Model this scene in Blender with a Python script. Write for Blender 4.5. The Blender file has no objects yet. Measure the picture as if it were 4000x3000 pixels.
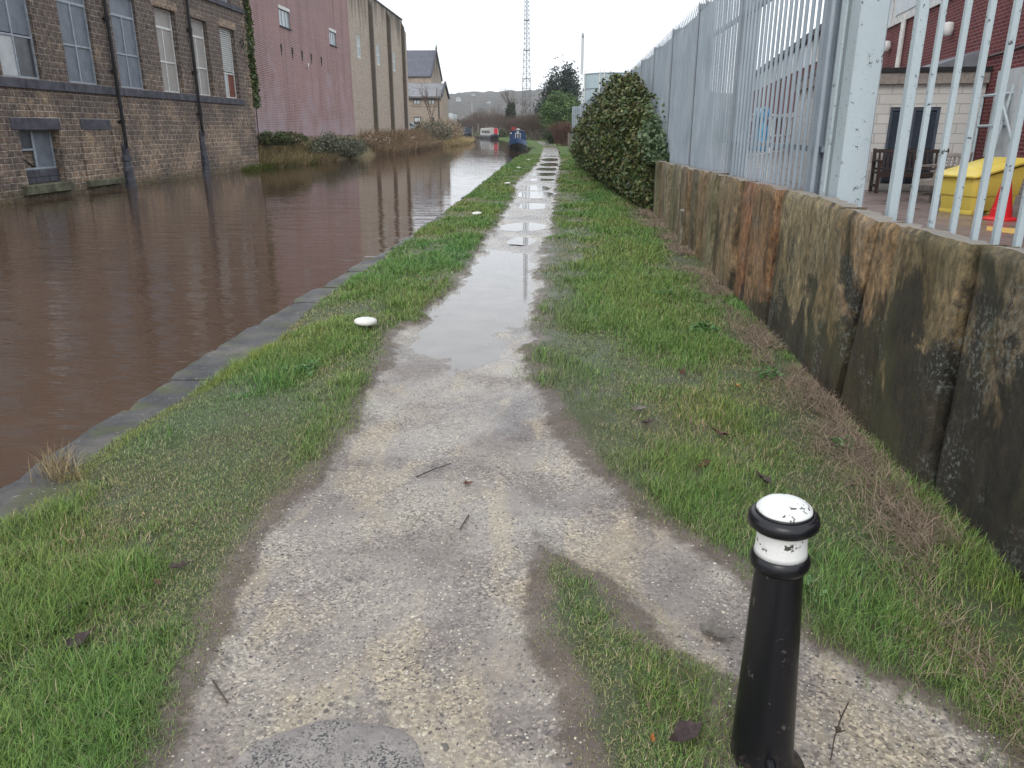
import bpy, math, random
import numpy as np
from mathutils import Vector, Matrix
S = bpy.context.scene
COL = S.collection
R = math.radians
# ------------------------------------------------------------------ camera
EYE = 1.9
PITCH = math.atan(997 / 3000.0)
YAW = 145 / math.hypot(3000, 997.0)
cam = bpy.data.cameras.new("camera")
cam.sensor_width = 36.0
cam.lens = 27.0
cam.clip_start = 0.05
cam.clip_end = 6000
co = bpy.data.objects.new("camera", cam)
COL.objects.link(co)
co.location = (0, 0, EYE)
co.rotation_euler = (math.pi / 2 - PITCH, 0, YAW)
S.camera = co
# ------------------------------------------------------------------ light
EL, AZ = R(38), R(200)          # sun high behind thick cloud, behind the viewer's left
w = bpy.data.worlds.new("World")
S.world = w
w.use_nodes = True
nt = w.node_tree
for n in list(nt.nodes):
    nt.nodes.remove(n)
sky = nt.nodes.new("ShaderNodeTexSky")
sky.sky_type = 'NISHITA'
sky.sun_disc = False
sky.sun_elevation = EL
sky.sun_rotation = AZ
sky.dust_density = 4.0
bw = nt.nodes.new("ShaderNodeMixRGB")
bw.inputs[0].default_value = 0.86      # cloud cover over the clear sky
bw.inputs[2].default_value = (11.3, 11.9, 12.6, 1)
bg = nt.nodes.new("ShaderNodeBackground")
bg.inputs[1].default_value = 0.1
wo = nt.nodes.new("ShaderNodeOutputWorld")
nt.links.new(sky.outputs[0], bw.inputs[1])
nt.links.new(bw.outputs[0], bg.inputs[0])
nt.links.new(bg.outputs[0], wo.inputs[0])
sl = bpy.data.lights.new("sun", 'SUN')
sl.energy = 0.7
sl.angle = R(25)
sl.color = (1, 0.97, 0.93)
so = bpy.data.objects.new("sun", sl)
COL.objects.link(so)
so.rotation_euler = (math.pi / 2 - EL, 0, math.pi - AZ)
S.view_settings.view_transform = 'Standard'
S.view_settings.look = 'None'
S.view_settings.gamma = 1
S.view_settings.exposure = 0.5
S.cycles.max_bounces = 6
S.cycles.diffuse_bounces = 3
S.cycles.glossy_bounces = 3
S.cycles.transmission_bounces = 3
S.cycles.volume_bounces = 0
S.cycles.use_denoising = True
S.cycles.denoising_input_passes = 'RGB_ALBEDO_NORMAL'
S.cycles.denoising_prefilter = 'NONE'

# ------------------------------------------------------------------ helpers: objects
def tag(o, label=None, cat=None, group=None, kind=None):
    if label: o["label"] = label
    if cat: o["category"] = cat
    if group: o["group"] = group
    if kind: o["kind"] = kind
    return o

def thing(name, label, cat, loc=(0, 0, 0), rz=0, group=None):
    o = bpy.data.objects.new(name, None)
    o.empty_display_size = 0.2
    COL.objects.link(o)
    o.location = loc
    o.rotation_euler = (0, 0, rz)
    return tag(o, label, cat, group)

def copy_tree(o, parent=None):
    c = o.copy()
    COL.objects.link(c)
    c.parent = parent
    for ch in [x for x in list(COL.objects) if x.parent == o]:
        copy_tree(ch, c)
    return c

class MB:
    def __init__(s):
        s.v = []; s.f = []; s.M = None
    def add(s, vs, fs):
        b = len(s.v)
        if s.M is not None:
            vs = [s.M @ Vector(p) for p in vs]
        s.v += [tuple(p) for p in vs]
        s.f += [tuple(b + i for i in f) for f in fs]
        return s
    def box(s, x0, x1, y0, y1, z0, z1):
        v = [(x, y, z) for z in (z0, z1) for y in (y0, y1) for x in (x0, x1)]
        return s.add(v, [(0, 2, 3, 1), (4, 5, 7, 6), (0, 1, 5, 4), (2, 6, 7, 3), (0, 4, 6, 2), (1, 3, 7, 5)])
    def cham(s, x0, x1, y0, y1, z0, z1, c=.01):
        # box with chamfered top edge and vertical edges
        def ring(z, i):
            return [(x0 + c + i, y0 + i, z), (x1 - c - i, y0 + i, z), (x1 - i, y0 + c + i, z), (x1 - i, y1 - c - i, z),
                    (x1 - c - i, y1 - i, z), (x0 + c + i, y1 - i, z), (x0 + i, y1 - c - i, z), (x0 + i, y0 + c + i, z)]
        v = ring(z0, 0) + ring(z1 - c, 0) + ring(z1, c * .9)
        f = [tuple(range(7, -1, -1)), tuple(range(16, 24))]
        for k in (0, 8):
            for i in range(8):
                j = (i + 1) % 8
                f.append((k + i, k + j, k + 8 + j, k + 8 + i))
        return s.add(v, f)
    def quad(s, a, b, c, d):
        return s.add([a, b, c, d], [(0, 1, 2, 3)])
    def tube(s, p, q, r0, r1=None, n=6, caps=True):
        r1 = r0 if r1 is None else r1
        p = Vector(p); q = Vector(q)
        d = (q - p)
        if d.length < 1e-6: return s
        d.normalize()
        a = d.orthogonal().normalized(); b = d.cross(a)
        vs = []
        for (c, r) in ((p, r0), (q, r1)):
            for i in range(n):
                t = 2 * math.pi * i / n
                vs.append(c + (a * math.cos(t) + b * math.sin(t)) * r)
        fs = [(i, (i + 1) % n, n + (i + 1) % n, n + i) for i in range(n)]
        if caps: fs += [tuple(range(n - 1, -1, -1)), tuple(range(n, 2 * n))]
        return s.add(vs, fs)
    def path(s, pts, r, n=6):
        for a, b in zip(pts[:-1], pts[1:]): s.tube(a, b, r, r, n)
        return s
    def lathe(s, prof, c=(0, 0, 0), n=32, wob=0):
        vs = []; fs = []
        for (r, z) in prof:
            for i in range(n):
                t = 2 * math.pi * i / n
                rr = r * (1 + wob * math.sin(3 * t + z * 9) + wob * .6 * math.sin(7 * t + 2 + z * 21))
                vs.append((c[0] + rr * math.cos(t), c[1] + rr * math.sin(t), c[2] + z))
        m = len(prof)
        for k in range(m - 1):
            for i in range(n):
                j = (i + 1) % n
                fs.append((k * n + i, k * n + j, (k + 1) * n + j, (k + 1) * n + i))
        fs.append(tuple(range(n - 1, -1, -1))); fs.append(tuple((m - 1) * n + i for i in range(n)))
        return s.add(vs, fs)
    def prism(s, poly, a, b, f):
        # poly: 2d points, f(u,v,t)->3d, extruded from t=a to t=b
        n = len(poly)
        vs = [f(u, v, a) for u, v in poly] + [f(u, v, b) for u, v in poly]
        fs = [tuple(range(n - 1, -1, -1)), tuple(range(n, 2 * n))] + [(i, (i + 1) % n, n + (i + 1) % n, n + i) for i in range(n)]
        return s.add(vs, fs)
    def loft(s, rings, closed=True):
        n = len(rings[0]); vs = [p for r in rings for p in r]; fs = []
        for k in range(len(rings) - 1):
            for i in range(n if closed else n - 1):
                j = (i + 1) % n
                fs.append((k * n + i, k * n + j, (k + 1) * n + j, (k + 1) * n + i))
        if closed:
            fs.append(tuple(range(n - 1, -1, -1))); fs.append(tuple((len(rings) - 1) * n + i for i in range(n)))
        return s.add(vs, fs)
    def build(s, name, m, parent=None, world=False, smooth=False, bevel=0, origin=None, label=None, cat=None, group=None, kind=None, fix=True):
        me = bpy.data.meshes.new(name)
        off = Vector((0, 0, 0))
        if origin is not None: off = Vector(origin)
        elif parent is not None and world: off = Vector(parent.location)
        me.from_pydata([tuple(Vector(p) - off) for p in s.v], [], s.f)
        me.update()
        uv = me.uv_layers.new(name="UVMap")
        for p in me.polygons:
            nn = p.normal
            for li in p.loop_indices:
                c = me.vertices[me.loops[li].vertex_index].co
                if abs(nn.z) > .75: uv.data[li].uv = (c.x, c.y)
                else:
                    l = math.hypot(nn.x, nn.y) or 1
                    uv.data[li].uv = ((-nn.y * c.x + nn.x * c.y) / l, c.z + off.z)
        if smooth:
            me.polygons.foreach_set("use_smooth", [True] * len(me.polygons))
        me.materials.append(m)
        o = bpy.data.objects.new(name, me)
        COL.objects.link(o)
        if parent is not None: o.parent = parent
        elif origin is not None: o.location = off
        if bevel:
            md = o.modifiers.new("bevel", 'BEVEL'); md.width = bevel; md.segments = 2; md.limit_method = 'ANGLE'
        if smooth == 2:
            md = o.modifiers.new("split", 'EDGE_SPLIT'); md.split_angle = R(35)
        return tag(o, label, cat, group, kind)

def npmesh(name, V, F, k, m, cols=None, smooth=False, parent=None, origin=(0, 0, 0)):
    """V (n,3) array, F flat index list with faces all of k corners (or list of sizes)"""
    me = bpy.data.meshes.new(name)
    V = np.asarray(V, dtype=np.float32) - np.array(origin, dtype=np.float32)
    F = np.asarray(F, dtype=np.int32).ravel()
    if isinstance(k, int):
        tot = np.full(len(F) // k, k, dtype=np.int32)
    else:
        tot = np.asarray(k, dtype=np.int32)
    st = np.concatenate([[0], np.cumsum(tot)[:-1]]).astype(np.int32)
    me.vertices.add(len(V)); me.vertices.foreach_set("co", V.ravel())
    me.loops.add(len(F)); me.loops.foreach_set("vertex_index", F)
    me.polygons.add(len(tot)); me.polygons.foreach_set("loop_start", st); me.polygons.foreach_set("loop_total", tot)
    if smooth: me.polygons.foreach_set("use_smooth", np.ones(len(tot), dtype=bool))
    me.update(calc_edges=True)
    if cols is not None:
        a = me.color_attributes.new("col", 'FLOAT_COLOR', 'POINT')
        c = np.ones((len(V), 4), dtype=np.float32); c[:, :3] = cols
        a.data.foreach_set("color", c.ravel())
    me.materials.append(m)
    o = bpy.data.objects.new(name, me)
    COL.objects.link(o)
    o.location = origin
    if parent is not None: o.parent = parent; o.location = Vector(origin) - Vector(parent.location)
    return o

def hsh(ix, iy, seed):
    h = (ix.astype(np.int64) * 374761393 + iy.astype(np.int64) * 668265263 + seed * 974634777) & 0xffffffff
    h = ((h ^ (h >> 13)) * 1274126177) & 0xffffffff
    return ((h ^ (h >> 16)) & 0xffff) / 65535.0
def vn(x, y, seed=0):
    x = np.asarray(x, float); y = np.asarray(y, float)
    ix = np.floor(x); iy = np.floor(y); fx = x - ix; fy = y - iy
    fx = fx * fx * (3 - 2 * fx); fy = fy * fy * (3 - 2 * fy)
    a = hsh(ix, iy, seed); b = hsh(ix + 1, iy, seed); c = hsh(ix, iy + 1, seed); d = hsh(ix + 1, iy + 1, seed)
    return (a * (1 - fx) + b * fx) * (1 - fy) + (c * (1 - fx) + d * fx) * fy
def fbm(x, y, seed=0, o=4):
    r = 0; a = .5; t = 0
    for i in range(o):
        r = r + a * vn(np.asarray(x) * 2 ** i, np.asarray(y) * 2 ** i, seed + i * 7); t += a; a *= .5
    return r / t
def ip(y, pts):
    return np.interp(y, [p[0] for p in pts], [p[1] for p in pts])

# ------------------------------------------------------------------ helpers: materials
class MT:
    def __init__(s, name, rough=.8, spec=.35, base=(.5, .5, .5), metal=0):
        s.m = bpy.data.materials.new(name); s.m.use_nodes = True
        s.nt = s.m.node_tree; s.b = s.nt.nodes["Principled BSDF"]
        s.b.inputs["Roughness"].default_value = rough
        s.b.inputs["Specular IOR Level"].default_value = spec
        s.b.inputs["Base Color"].default_value = (*base, 1)
        s.b.inputs["Metallic"].default_value = metal
    def set(s, sock, val):
        if hasattr(val, "is_output") or isinstance(val, bpy.types.NodeSocket): s.nt.links.new(val, sock)
        elif isinstance(val, tuple) and len(val) == 3 and sock.type == 'RGBA': sock.default_value = (*val, 1)
        else: sock.default_value = val
    def pos(s): return s.nt.nodes.new("ShaderNodeNewGeometry").outputs["Position"]
    def nrm(s): return s.nt.nodes.new("ShaderNodeNewGeometry").outputs["Normal"]
    def uv(s):
        n = s.nt.nodes.new("ShaderNodeUVMap"); n.uv_map = "UVMap"; return n.outputs[0]
    def obj(s): return s.nt.nodes.new("ShaderNodeTexCoord").outputs["Object"]
    def scale(s, v, sc, off=(0, 0, 0)):
        n = s.nt.nodes.new("ShaderNodeMapping"); s.nt.links.new(v, n.inputs[0])
        n.inputs["Scale"].default_value = sc; n.inputs["Location"].default_value = off
        return n.outputs[0]
    def noise(s, scale, detail=4, vec=None, rough=.55, dist=0, col=False):
        n = s.nt.nodes.new("ShaderNodeTexNoise")
        s.nt.links.new(vec if vec is not None else s.pos(), n.inputs["Vector"])
        n.inputs["Scale"].default_value = scale; n.inputs["Detail"].default_value = detail
        n.inputs["Roughness"].default_value = rough; n.inputs["Distortion"].default_value = dist
        return n.outputs["Color" if col else "Fac"]
    def vor(s, scale, vec=None, feat='F1', out="Distance", rnd=1):
        n = s.nt.nodes.new("ShaderNodeTexVoronoi"); n.feature = feat
        s.nt.links.new(vec if vec is not None else s.pos(), n.inputs["Vector"])
        n.inputs["Scale"].default_value = scale
        n.inputs["Randomness"].default_value = rnd
        return n.outputs[out]
    def ramp(s, fac, stops, const=False):
        n = s.nt.nodes.new("ShaderNodeValToRGB"); s.nt.links.new(fac, n.inputs[0])
        e = n.color_ramp.elements
        if const: n.color_ramp.interpolation = 'CONSTANT'
        while len(e) < len(stops): e.new(.5)
        for el, (p, c) in zip(e, stops):
            el.position = p
            el.color = (*c, 1) if isinstance(c, tuple) else (c, c, c, 1)
        return n.outputs[0]
    def mix(s, f, a, b, mode='MIX'):
        n = s.nt.nodes.new("ShaderNodeMixRGB"); n.blend_type = mode
        s.set(n.inputs[0], f); s.set(n.inputs[1], a); s.set(n.inputs[2], b)
        return n.outputs[0]
    def math(s, op, a, b=0.0, clamp=False):
        n = s.nt.nodes.new("ShaderNodeMath"); n.operation = op; n.use_clamp = clamp
        s.set(n.inputs[0], a); s.set(n.inputs[1], b); return n.outputs[0]
    def sep(s, v, i):
        n = s.nt.nodes.new("ShaderNodeSeparateXYZ"); s.nt.links.new(v, n.inputs[0]); return n.outputs[i]
    def attr(s, name):
        n = s.nt.nodes.new("ShaderNodeAttribute"); n.attribute_name = name; return n.outputs["Color"]
    def vadd(s, a, b, k=1.0):
        n = s.nt.nodes.new("ShaderNodeVectorMath"); n.operation = 'MULTIPLY_ADD'
        s.nt.links.new(b, n.inputs[0]); n.inputs[1].default_value = (k, k, k); s.nt.links.new(a, n.inputs[2])
        return n.outputs[0]
    def brick(s, w, h, c1, c2, mortar, ms=.012, vec=None, bias=0, off=.5, smooth=.3, sq=1):
        n = s.nt.nodes.new("ShaderNodeTexBrick")
        s.nt.links.new(vec if vec is not None else s.uv(), n.inputs["Vector"])
        n.inputs["Scale"].default_value = 1; n.inputs["Brick Width"].default_value = w; n.inputs["Row Height"].default_value = h
        n.inputs["Mortar Size"].default_value = ms; n.inputs["Mortar Smooth"].default_value = smooth; n.inputs["Bias"].default_value = bias
        s.set(n.inputs["Color1"], c1); s.set(n.inputs["Color2"], c2); s.set(n.inputs["Mortar"], mortar)
        n.offset = off; n.squash = sq
        return n.outputs["Color"], n.outputs["Fac"]
    def col(s, c): s.set(s.b.inputs["Base Color"], c); return s
    def rough(s, r): s.set(s.b.inputs["Roughness"], r); return s
    def bump(s, h, strength=.5, dist=.02):
        n = s.nt.nodes.new("ShaderNodeBump"); n.inputs["Strength"].default_value = strength
        n.inputs["Distance"].default_value = dist; s.set(n.inputs["Height"], h)
        s.nt.links.new(n.outputs[0], s.b.inputs["Normal"]); return s

def simple(name, c, rough=.7, var=.25, scale=6, spec=.3, metal=0, bump=0):
    t = MT(name, rough, spec, metal=metal)
    d = tuple(x * (1 - var) for x in c); l = tuple(min(1, x * (1 + var)) for x in c)
    n = t.noise(scale, 5)
    t.col(t.ramp(n, [(.3, d), (.7, l)]))
    if bump: t.bump(t.noise(scale * 6, 4), .4, bump)
    return t.m

# --- ground materials
def m_path():
    t = MT("wet_gravel", .45, .5)
    P = t.pos()
    big = t.noise(1.1, 4, P, .6, .4)
    base = t.ramp(big, [(.3, (.125, .102, .092)), (.48, (.23, .197, .172)), (.62, (.315, .28, .235))])
    yel = t.ramp(t.noise(1.9, 5, t.scale(P, (1.5, .55, 1), (3.3, 1.7, 0)), .6, .6), [(.52, 0.0), (.62, 1.0)])
    base = t.mix(t.math('MULTIPLY', yel, .6), base, (.36, .30, .205))
    # fine grit and dark chips
    v = t.vor(95, P, out="Color")
    g = t.ramp(t.sep(v, 0), [(0, (.25, .24, .25)), (.2, (.66, .64, .63)), (.72, (1.0, 1.0, 1.0)), (.93, (1.6, 1.56, 1.48))])
    gm = t.ramp(t.noise(2.3, 4, P), [(.3, .15), (.65, 1.0)])
    base = t.mix(gm, base, t.mix(1.0, base, g, 'MULTIPLY'))
    peb = t.ramp(t.vor(33, t.vadd(P, t.noise(30, 2, P, col=True), .02)), [(.16, 1.0), (.24, 0.0)])
    pm = t.ramp(t.sep(t.vor(33, t.vadd(P, t.noise(30, 2, P, col=True), .02), out="Color"), 1), [(.60, 0.0), (.64, 1.0)])
    peb = t.math('MULTIPLY', peb, pm)
    base = t.mix(t.math('MULTIPLY', peb, .8), base, t.ramp(t.sep(t.vor(33, t.vadd(P, t.noise(30, 2, P, col=True), .02), out="Color"), 0), [(.3, (.07, .065, .065)), (.5, (.22, .2, .18)), (.75, (.55, .52, .45))]))
    dk = t.ramp(t.noise(14, 5, P, .7), [(.30, 1.0), (.42, 0.0)])
    base = t.mix(t.math('MULTIPLY', dk, .5), base, (.07, .06, .06))
    mf = t.sep(t.attr("col"), 0)
    mf = t.ramp(t.math('ADD', mf, t.math('MULTIPLY', t.math('SUBTRACT', t.noise(16, 6, P, .7), .5), 1.6)), [(.35, 0.0), (.85, .9)])
    mudcol = t.ramp(t.noise(6, 5, P, .65), [(.3, (.070, .052, .043)), (.7, (.14, .108, .088))])
    base = t.mix(mf, base, mudcol)
    soil = t.ramp(t.noise(2.2, 5, P, .6), [(.32, (.08, .068, .042)), (.5, (.06, .082, .03)), (.7, (.06, .10, .03))])
    soil = t.mix(t.ramp(t.noise(45, 4, P), [(.35, 0.0), (.65, .7)]), soil, (.045, .05, .022))
    sf = t.ramp(t.math('ADD', t.sep(t.attr("col"), 1), t.math('MULTIPLY', t.math('SUBTRACT', t.noise(13, 5, P, .65), .5), .9)), [(.35, 0.0), (.75, 1.0)])
    t.col(t.mix(sf, base, soil))
    wet = t.ramp(t.noise(1.6, 5, P, .6), [(.38, .2), (.6, .62)])
    far = t.ramp(t.math('DIVIDE', t.sep(P, 1), 20), [(.18, 1.0), (.5, .42)])
    t.rough(t.math('ADD', t.math('MULTIPLY', wet, far), t.math('MULTIPLY', mf, .35)))
    h = t.math('ADD', t.math('MULTIPLY', t.sep(t.vor(95, P, out="Color"), 2), .5), t.math('MULTIPLY', peb, 1.2))
    h = t.math('ADD', h, t.noise(40, 4, P))
    t.bump(h, .75, .005)
    return t.m
M = {}
M['path'] = m_path()
def m_soil():
    t = MT("turf_soil", .8, .3)
    P = t.pos()
    a = t.ramp(t.noise(2.2, 5, P, .6), [(.32, (.055, .042, .032)), (.5, (.045, .055, .022)), (.7, (.05, .085, .022))])
    a = t.mix(t.ramp(t.noise(45, 4, P), [(.35, 0.0), (.65, 1.0)]), a, (.03, .035, .014))
    a = t.mix(t.sep(t.attr("col"), 0), a, t.ramp(t.noise(6, 5, P, .65), [(.3, (.070, .052, .043)), (.7, (.14, .108, .088))]))
    t.col(a).bump(t.noise(60, 4, P), .8, .01)
    return t.m
M['soil'] = m_soil()
def m_mud():
    t = MT("mud", .5, .45); P = t.pos()
    t.col(t.ramp(t.noise(6, 5, P, .65), [(.3, (.075, .055, .045)), (.7, (.16, .125, .10))])).bump(t.noise(30, 5, P), .7, .012)
    return t.m
M['mud'] = m_mud()
def m_fargrass():
    t = MT("far_grass", .85, .2); P = t.pos()
    a = t.ramp(t.noise(.5, 5, P, .6), [(.3, (.06, .10, .024)), (.7, (.10, .155, .035))])
    t.col(t.mix(t.ramp(t.noise(9, 4, P), [(.3, 0.0), (.75, .6)]), a, (.045, .075, .02))).bump(t.noise(12, 4, P), .6, .05)
    return t.m
M['fargrass'] = m_fargrass()
def m_water():
    t = MT("canal_water", .035, .5); P = t.pos()
    t.b.inputs["IOR"].default_value = 1.33
    t.col(t.ramp(t.noise(.35, 4, t.scale(P, (1, .5, 1)), .5, .5), [(.3, (.072, .044, .030)), (.7, (.094, .061, .043))]))
    h = t.math('ADD', t.math('MULTIPLY', t.noise(1.1, 3, t.scale(P, (.45, 1.5, 1)), .5, .6), 1.0),
               t.math('MULTIPLY', t.noise(4.0, 3, t.scale(P, (.35, 1.2, 1)), .5, .3), .35))
    gust = t.ramp(t.noise(.11, 3, t.scale(P, (1, .45, 1)), .5), [(.35, .35), (.65, 1.0)])
    h = t.math('ADD', h, t.math('MULTIPLY', t.noise(12, 3, t.scale(P, (.3, 1.0, 1)), .5, .3), .10))
    calm = t.ramp(t.math('DIVIDE', t.sep(P, 1), 100), [(.10, 1.0), (.28, .3), (.8, .12)])
    t.bump(t.math('MULTIPLY', t.math('MULTIPLY', h, gust), calm), .75, .055)
    return t.m
M['water'] = m_water()
def m_puddle():
    t = MT("puddle_water", .03, .6); P = t.pos()
    t.b.inputs["IOR"].default_value = 1.33
    t.col(t.ramp(t.noise(3, 3, P), [(.3, (.16, .145, .13)), (.7, (.21, .19, .17))]))
    t.bump(t.noise(7, 2, t.scale(P, (.5, 1.3, 1))), .06, .01)
    return t.m
M['puddle'] = m_puddle()
def m_coping():
    t = MT("coping_stone", .5, .45); P = t.pos()
    a = t.ramp(t.noise(2.2, 6, P, .65), [(.3, (.028, .028, .031)), (.5, (.075, .073, .075)), (.7, (.15, .135, .115))])
    ms = t.ramp(t.noise(3.4, 5, t.scale(P, (1, 1, 1), (7, 2, 0)), .6), [(.5, 0.0), (.62, 1.0)])
    a = t.mix(t.math('MULTIPLY', ms, .6), a, (.085, .10, .03))
    sp = t.ramp(t.noise(26, 3, P, .5), [(.68, 0.0), (.73, 1.0)])
    a = t.mix(t.math('MULTIPLY', sp, .6), a, (.42, .42, .40))
    t.col(a).bump(t.noise(14, 7, P, .7), 1.0, .03)
    t.rough(t.ramp(t.noise(1.5, 3, P), [(.4, .4), (.65, .8)]))
    return t.m
M['coping'] = m_coping()
# --- masonry
def m_mill(name, soot=1.0, w=.34, h=.19):
    t = MT(name, .88, .2); P = t.pos()
    U = t.vadd(t.uv(), t.noise(1.6, 3, P, col=True), .05)
    U = t.vadd(U, t.noise(9, 2, P, col=True), .035)
    c, f = t.brick(w, h, (.36, .28, .205), (.235, .195, .165), (.60, .55, .48), .024, U, bias=-.1, smooth=.6)
    c2, _ = t.brick(w, h, (1.2, 1.15, 1.08), (.62, .62, .66), (1, 1, 1), .022, t.scale(U, (1, 1, 1), (w * 7, h * 12, 0)), bias=-.15)
    c = t.mix(.8, c, c2, 'MULTIPLY')
    c3, _ = t.brick(w, h, (1, 1, 1), (.3, .3, .34), (1, 1, 1), .022, t.scale(U, (1, 1, 1), (w * 13, h * 6, 0)), bias=-.7)
    c = t.mix(.8, c, c3, 'MULTIPLY')
    c = t.mix(t.ramp(t.noise(1.1, 4, P), [(.4, 0.0), (.7, .5)]), c, (.30, .23, .15), 'MIX')
    z = t.sep(P, 2)
    so_ = t.math('ADD', t.math('ADD', t.math('MULTIPLY', t.noise(.5, 5, P, .6), .7), t.math('MULTIPLY', t.noise(2.6, 5, P, .7), .35)), t.math('MULTIPLY', z, .03 * soot))
    c = t.mix(t.ramp(so_, [(.47, 0.0), (.64, .78)]), c, t.mix(t.math('MULTIPLY', f, .8), (.085, .078, .08), (.25, .23, .22)))
    wl = t.ramp(t.math('ADD', z, t.math('MULTIPLY', t.noise(2, 4, P), .9)), [(.3, 1.0), (.75, 0.0)])
    c = t.mix(t.math('MULTIPLY', wl, .65), c, (.06, .065, .035))
    c = t.mix(1.0, c, t.ramp(t.noise(5, 6, P, .75), [(.3, (.5, .47, .47)), (.5, (1.18, 1.1, 1.05)), (.7, (1.95, 1.75, 1.6))]), 'MULTIPLY')
    hh = t.math('SUBTRACT', t.math('MULTIPLY', t.noise(11, 5, P, .65), 1.3), t.math('MULTIPLY', f, 1.0))
    t.col(c).bump(hh, 1.0, .09)
    return t.m
M['mill'] = m_mill("mill_stone")
M['quoin'] = m_mill("clean_stone", .2)
def m_red(name="red_brick_painted", c1=(.265, .155, .148), c2=(.215, .125, .122), mo=(.47, .38, .38), h=.1, w=1.9, fade=.5, ms=.016):
    t = MT(name, .85, .2); P = t.pos()
    c, f = t.brick(w, h, c1, c2, mo, ms)
    c = t.mix(t.ramp(t.noise(.28, 5, P, .6), [(.35, 0.0), (.7, fade)]), c, tuple(min(1, x * 1.45) for x in c1))
    st = t.ramp(t.noise(.9, 5, t.scale(P, (1, 1, .12)), .6), [(.5, 0.0), (.75, .5)])
    c = t.mix(st, c, tuple(x * .5 for x in c1))
    if fade > .3:
        z = t.sep(P, 2)
        bl = t.math('SUBTRACT', t.math('MULTIPLY', t.noise(.5, 6, P, .65, .5), 1.4), t.math('MULTIPLY', z, .06))
        c = t.mix(t.ramp(bl, [(.42, 0.0), (.75, .5)]), c, (.42, .36, .39))
        pj = t.math('ABSOLUTE', t.math('SUBTRACT', t.math('FRACT', t.math('MULTIPLY', t.sep(P, 1), .167)), .5))
        c = t.mix(t.ramp(pj, [(.004, .45), (.012, 0.0)]), c, (.10, .06, .065))
    t.col(c).bump(t.math('SUBTRACT', t.noise(20, 3, P), f), .5, .012)
    return t.m
M['red'] = m_red()
M['yardbrick'] = m_red("dark_red_brick", (.17, .04, .04), (.10, .026, .03), (.27, .17, .165), .075, .225, .1, .008)
def m_yellow(name="buff_stone", k=1.0, dark=False):
    t = MT(name, .88, .2); P = t.pos()
    c, f = t.brick(.45, .2, (.345 * k, .285 * k, .235 * k), (.28 * k, .23 * k, .185 * k), (.42 * k, .37 * k, .32 * k), .012, bias=-.2)
    c2, _ = t.brick(.45, .2, (1, 1, 1), (.42, .40, .39), (1, 1, 1), .012, t.scale(t.uv(), (1, 1, 1), (.45 * 5, .2 * 8, 0)), bias=-.72)
    c = t.mix(.8, c, c2, 'MULTIPLY')
    z = t.sep(P, 2)
    st = t.math('ADD', t.noise(1.2, 5, t.scale(P, (1, 1, .1)), .6), t.math('MULTIPLY', t.math('SUBTRACT', z, 10.5), .075))
    c = t.mix(t.ramp(st, [(.55, 0.0), (.78, .85)]), c, (.07, .06, .05))
    t.col(c).bump(t.math('SUBTRACT', t.noise(14, 3, P), f), .6, .02)
    return t.m
M['yellow'] = m_yellow("buff_stone", 1.22)
M['pilaster'] = m_yellow("stained_stone", .42)
M['cottage'] = m_yellow("cottage_stone", 1.0)
M['lintel'] = simple("dark_sandstone", (.07, .07, .085), .8, .45, 3, bump=.02)
M['mossstone'] = simple("mossy_sill_stone", (.10, .10, .065), .85, .6, 4, bump=.02)
def m_slate(name, c, h, w=.4):
    t = MT(name, .55, .4); P = t.pos()
    cc, f = t.brick(w, h, c, tuple(x * .75 for x in c), tuple(x * .25 for x in c), .02, smooth=.1)
    c3 = t.mix(t.ramp(t.noise(2, 4, P), [(.4, 0.0), (.7, .5)]), cc, tuple(x * 1.5 for x in c))
    t.col(c3).bump(t.math('MULTIPLY', f, -1), .8, .03); return t.m
M['slate'] = m_slate("grey_stone_slates", (.22, .22, .235), .22)
M['tile'] = m_slate("dark_ribbed_tiles", (.085, .09, .115), .42, 60)
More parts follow.
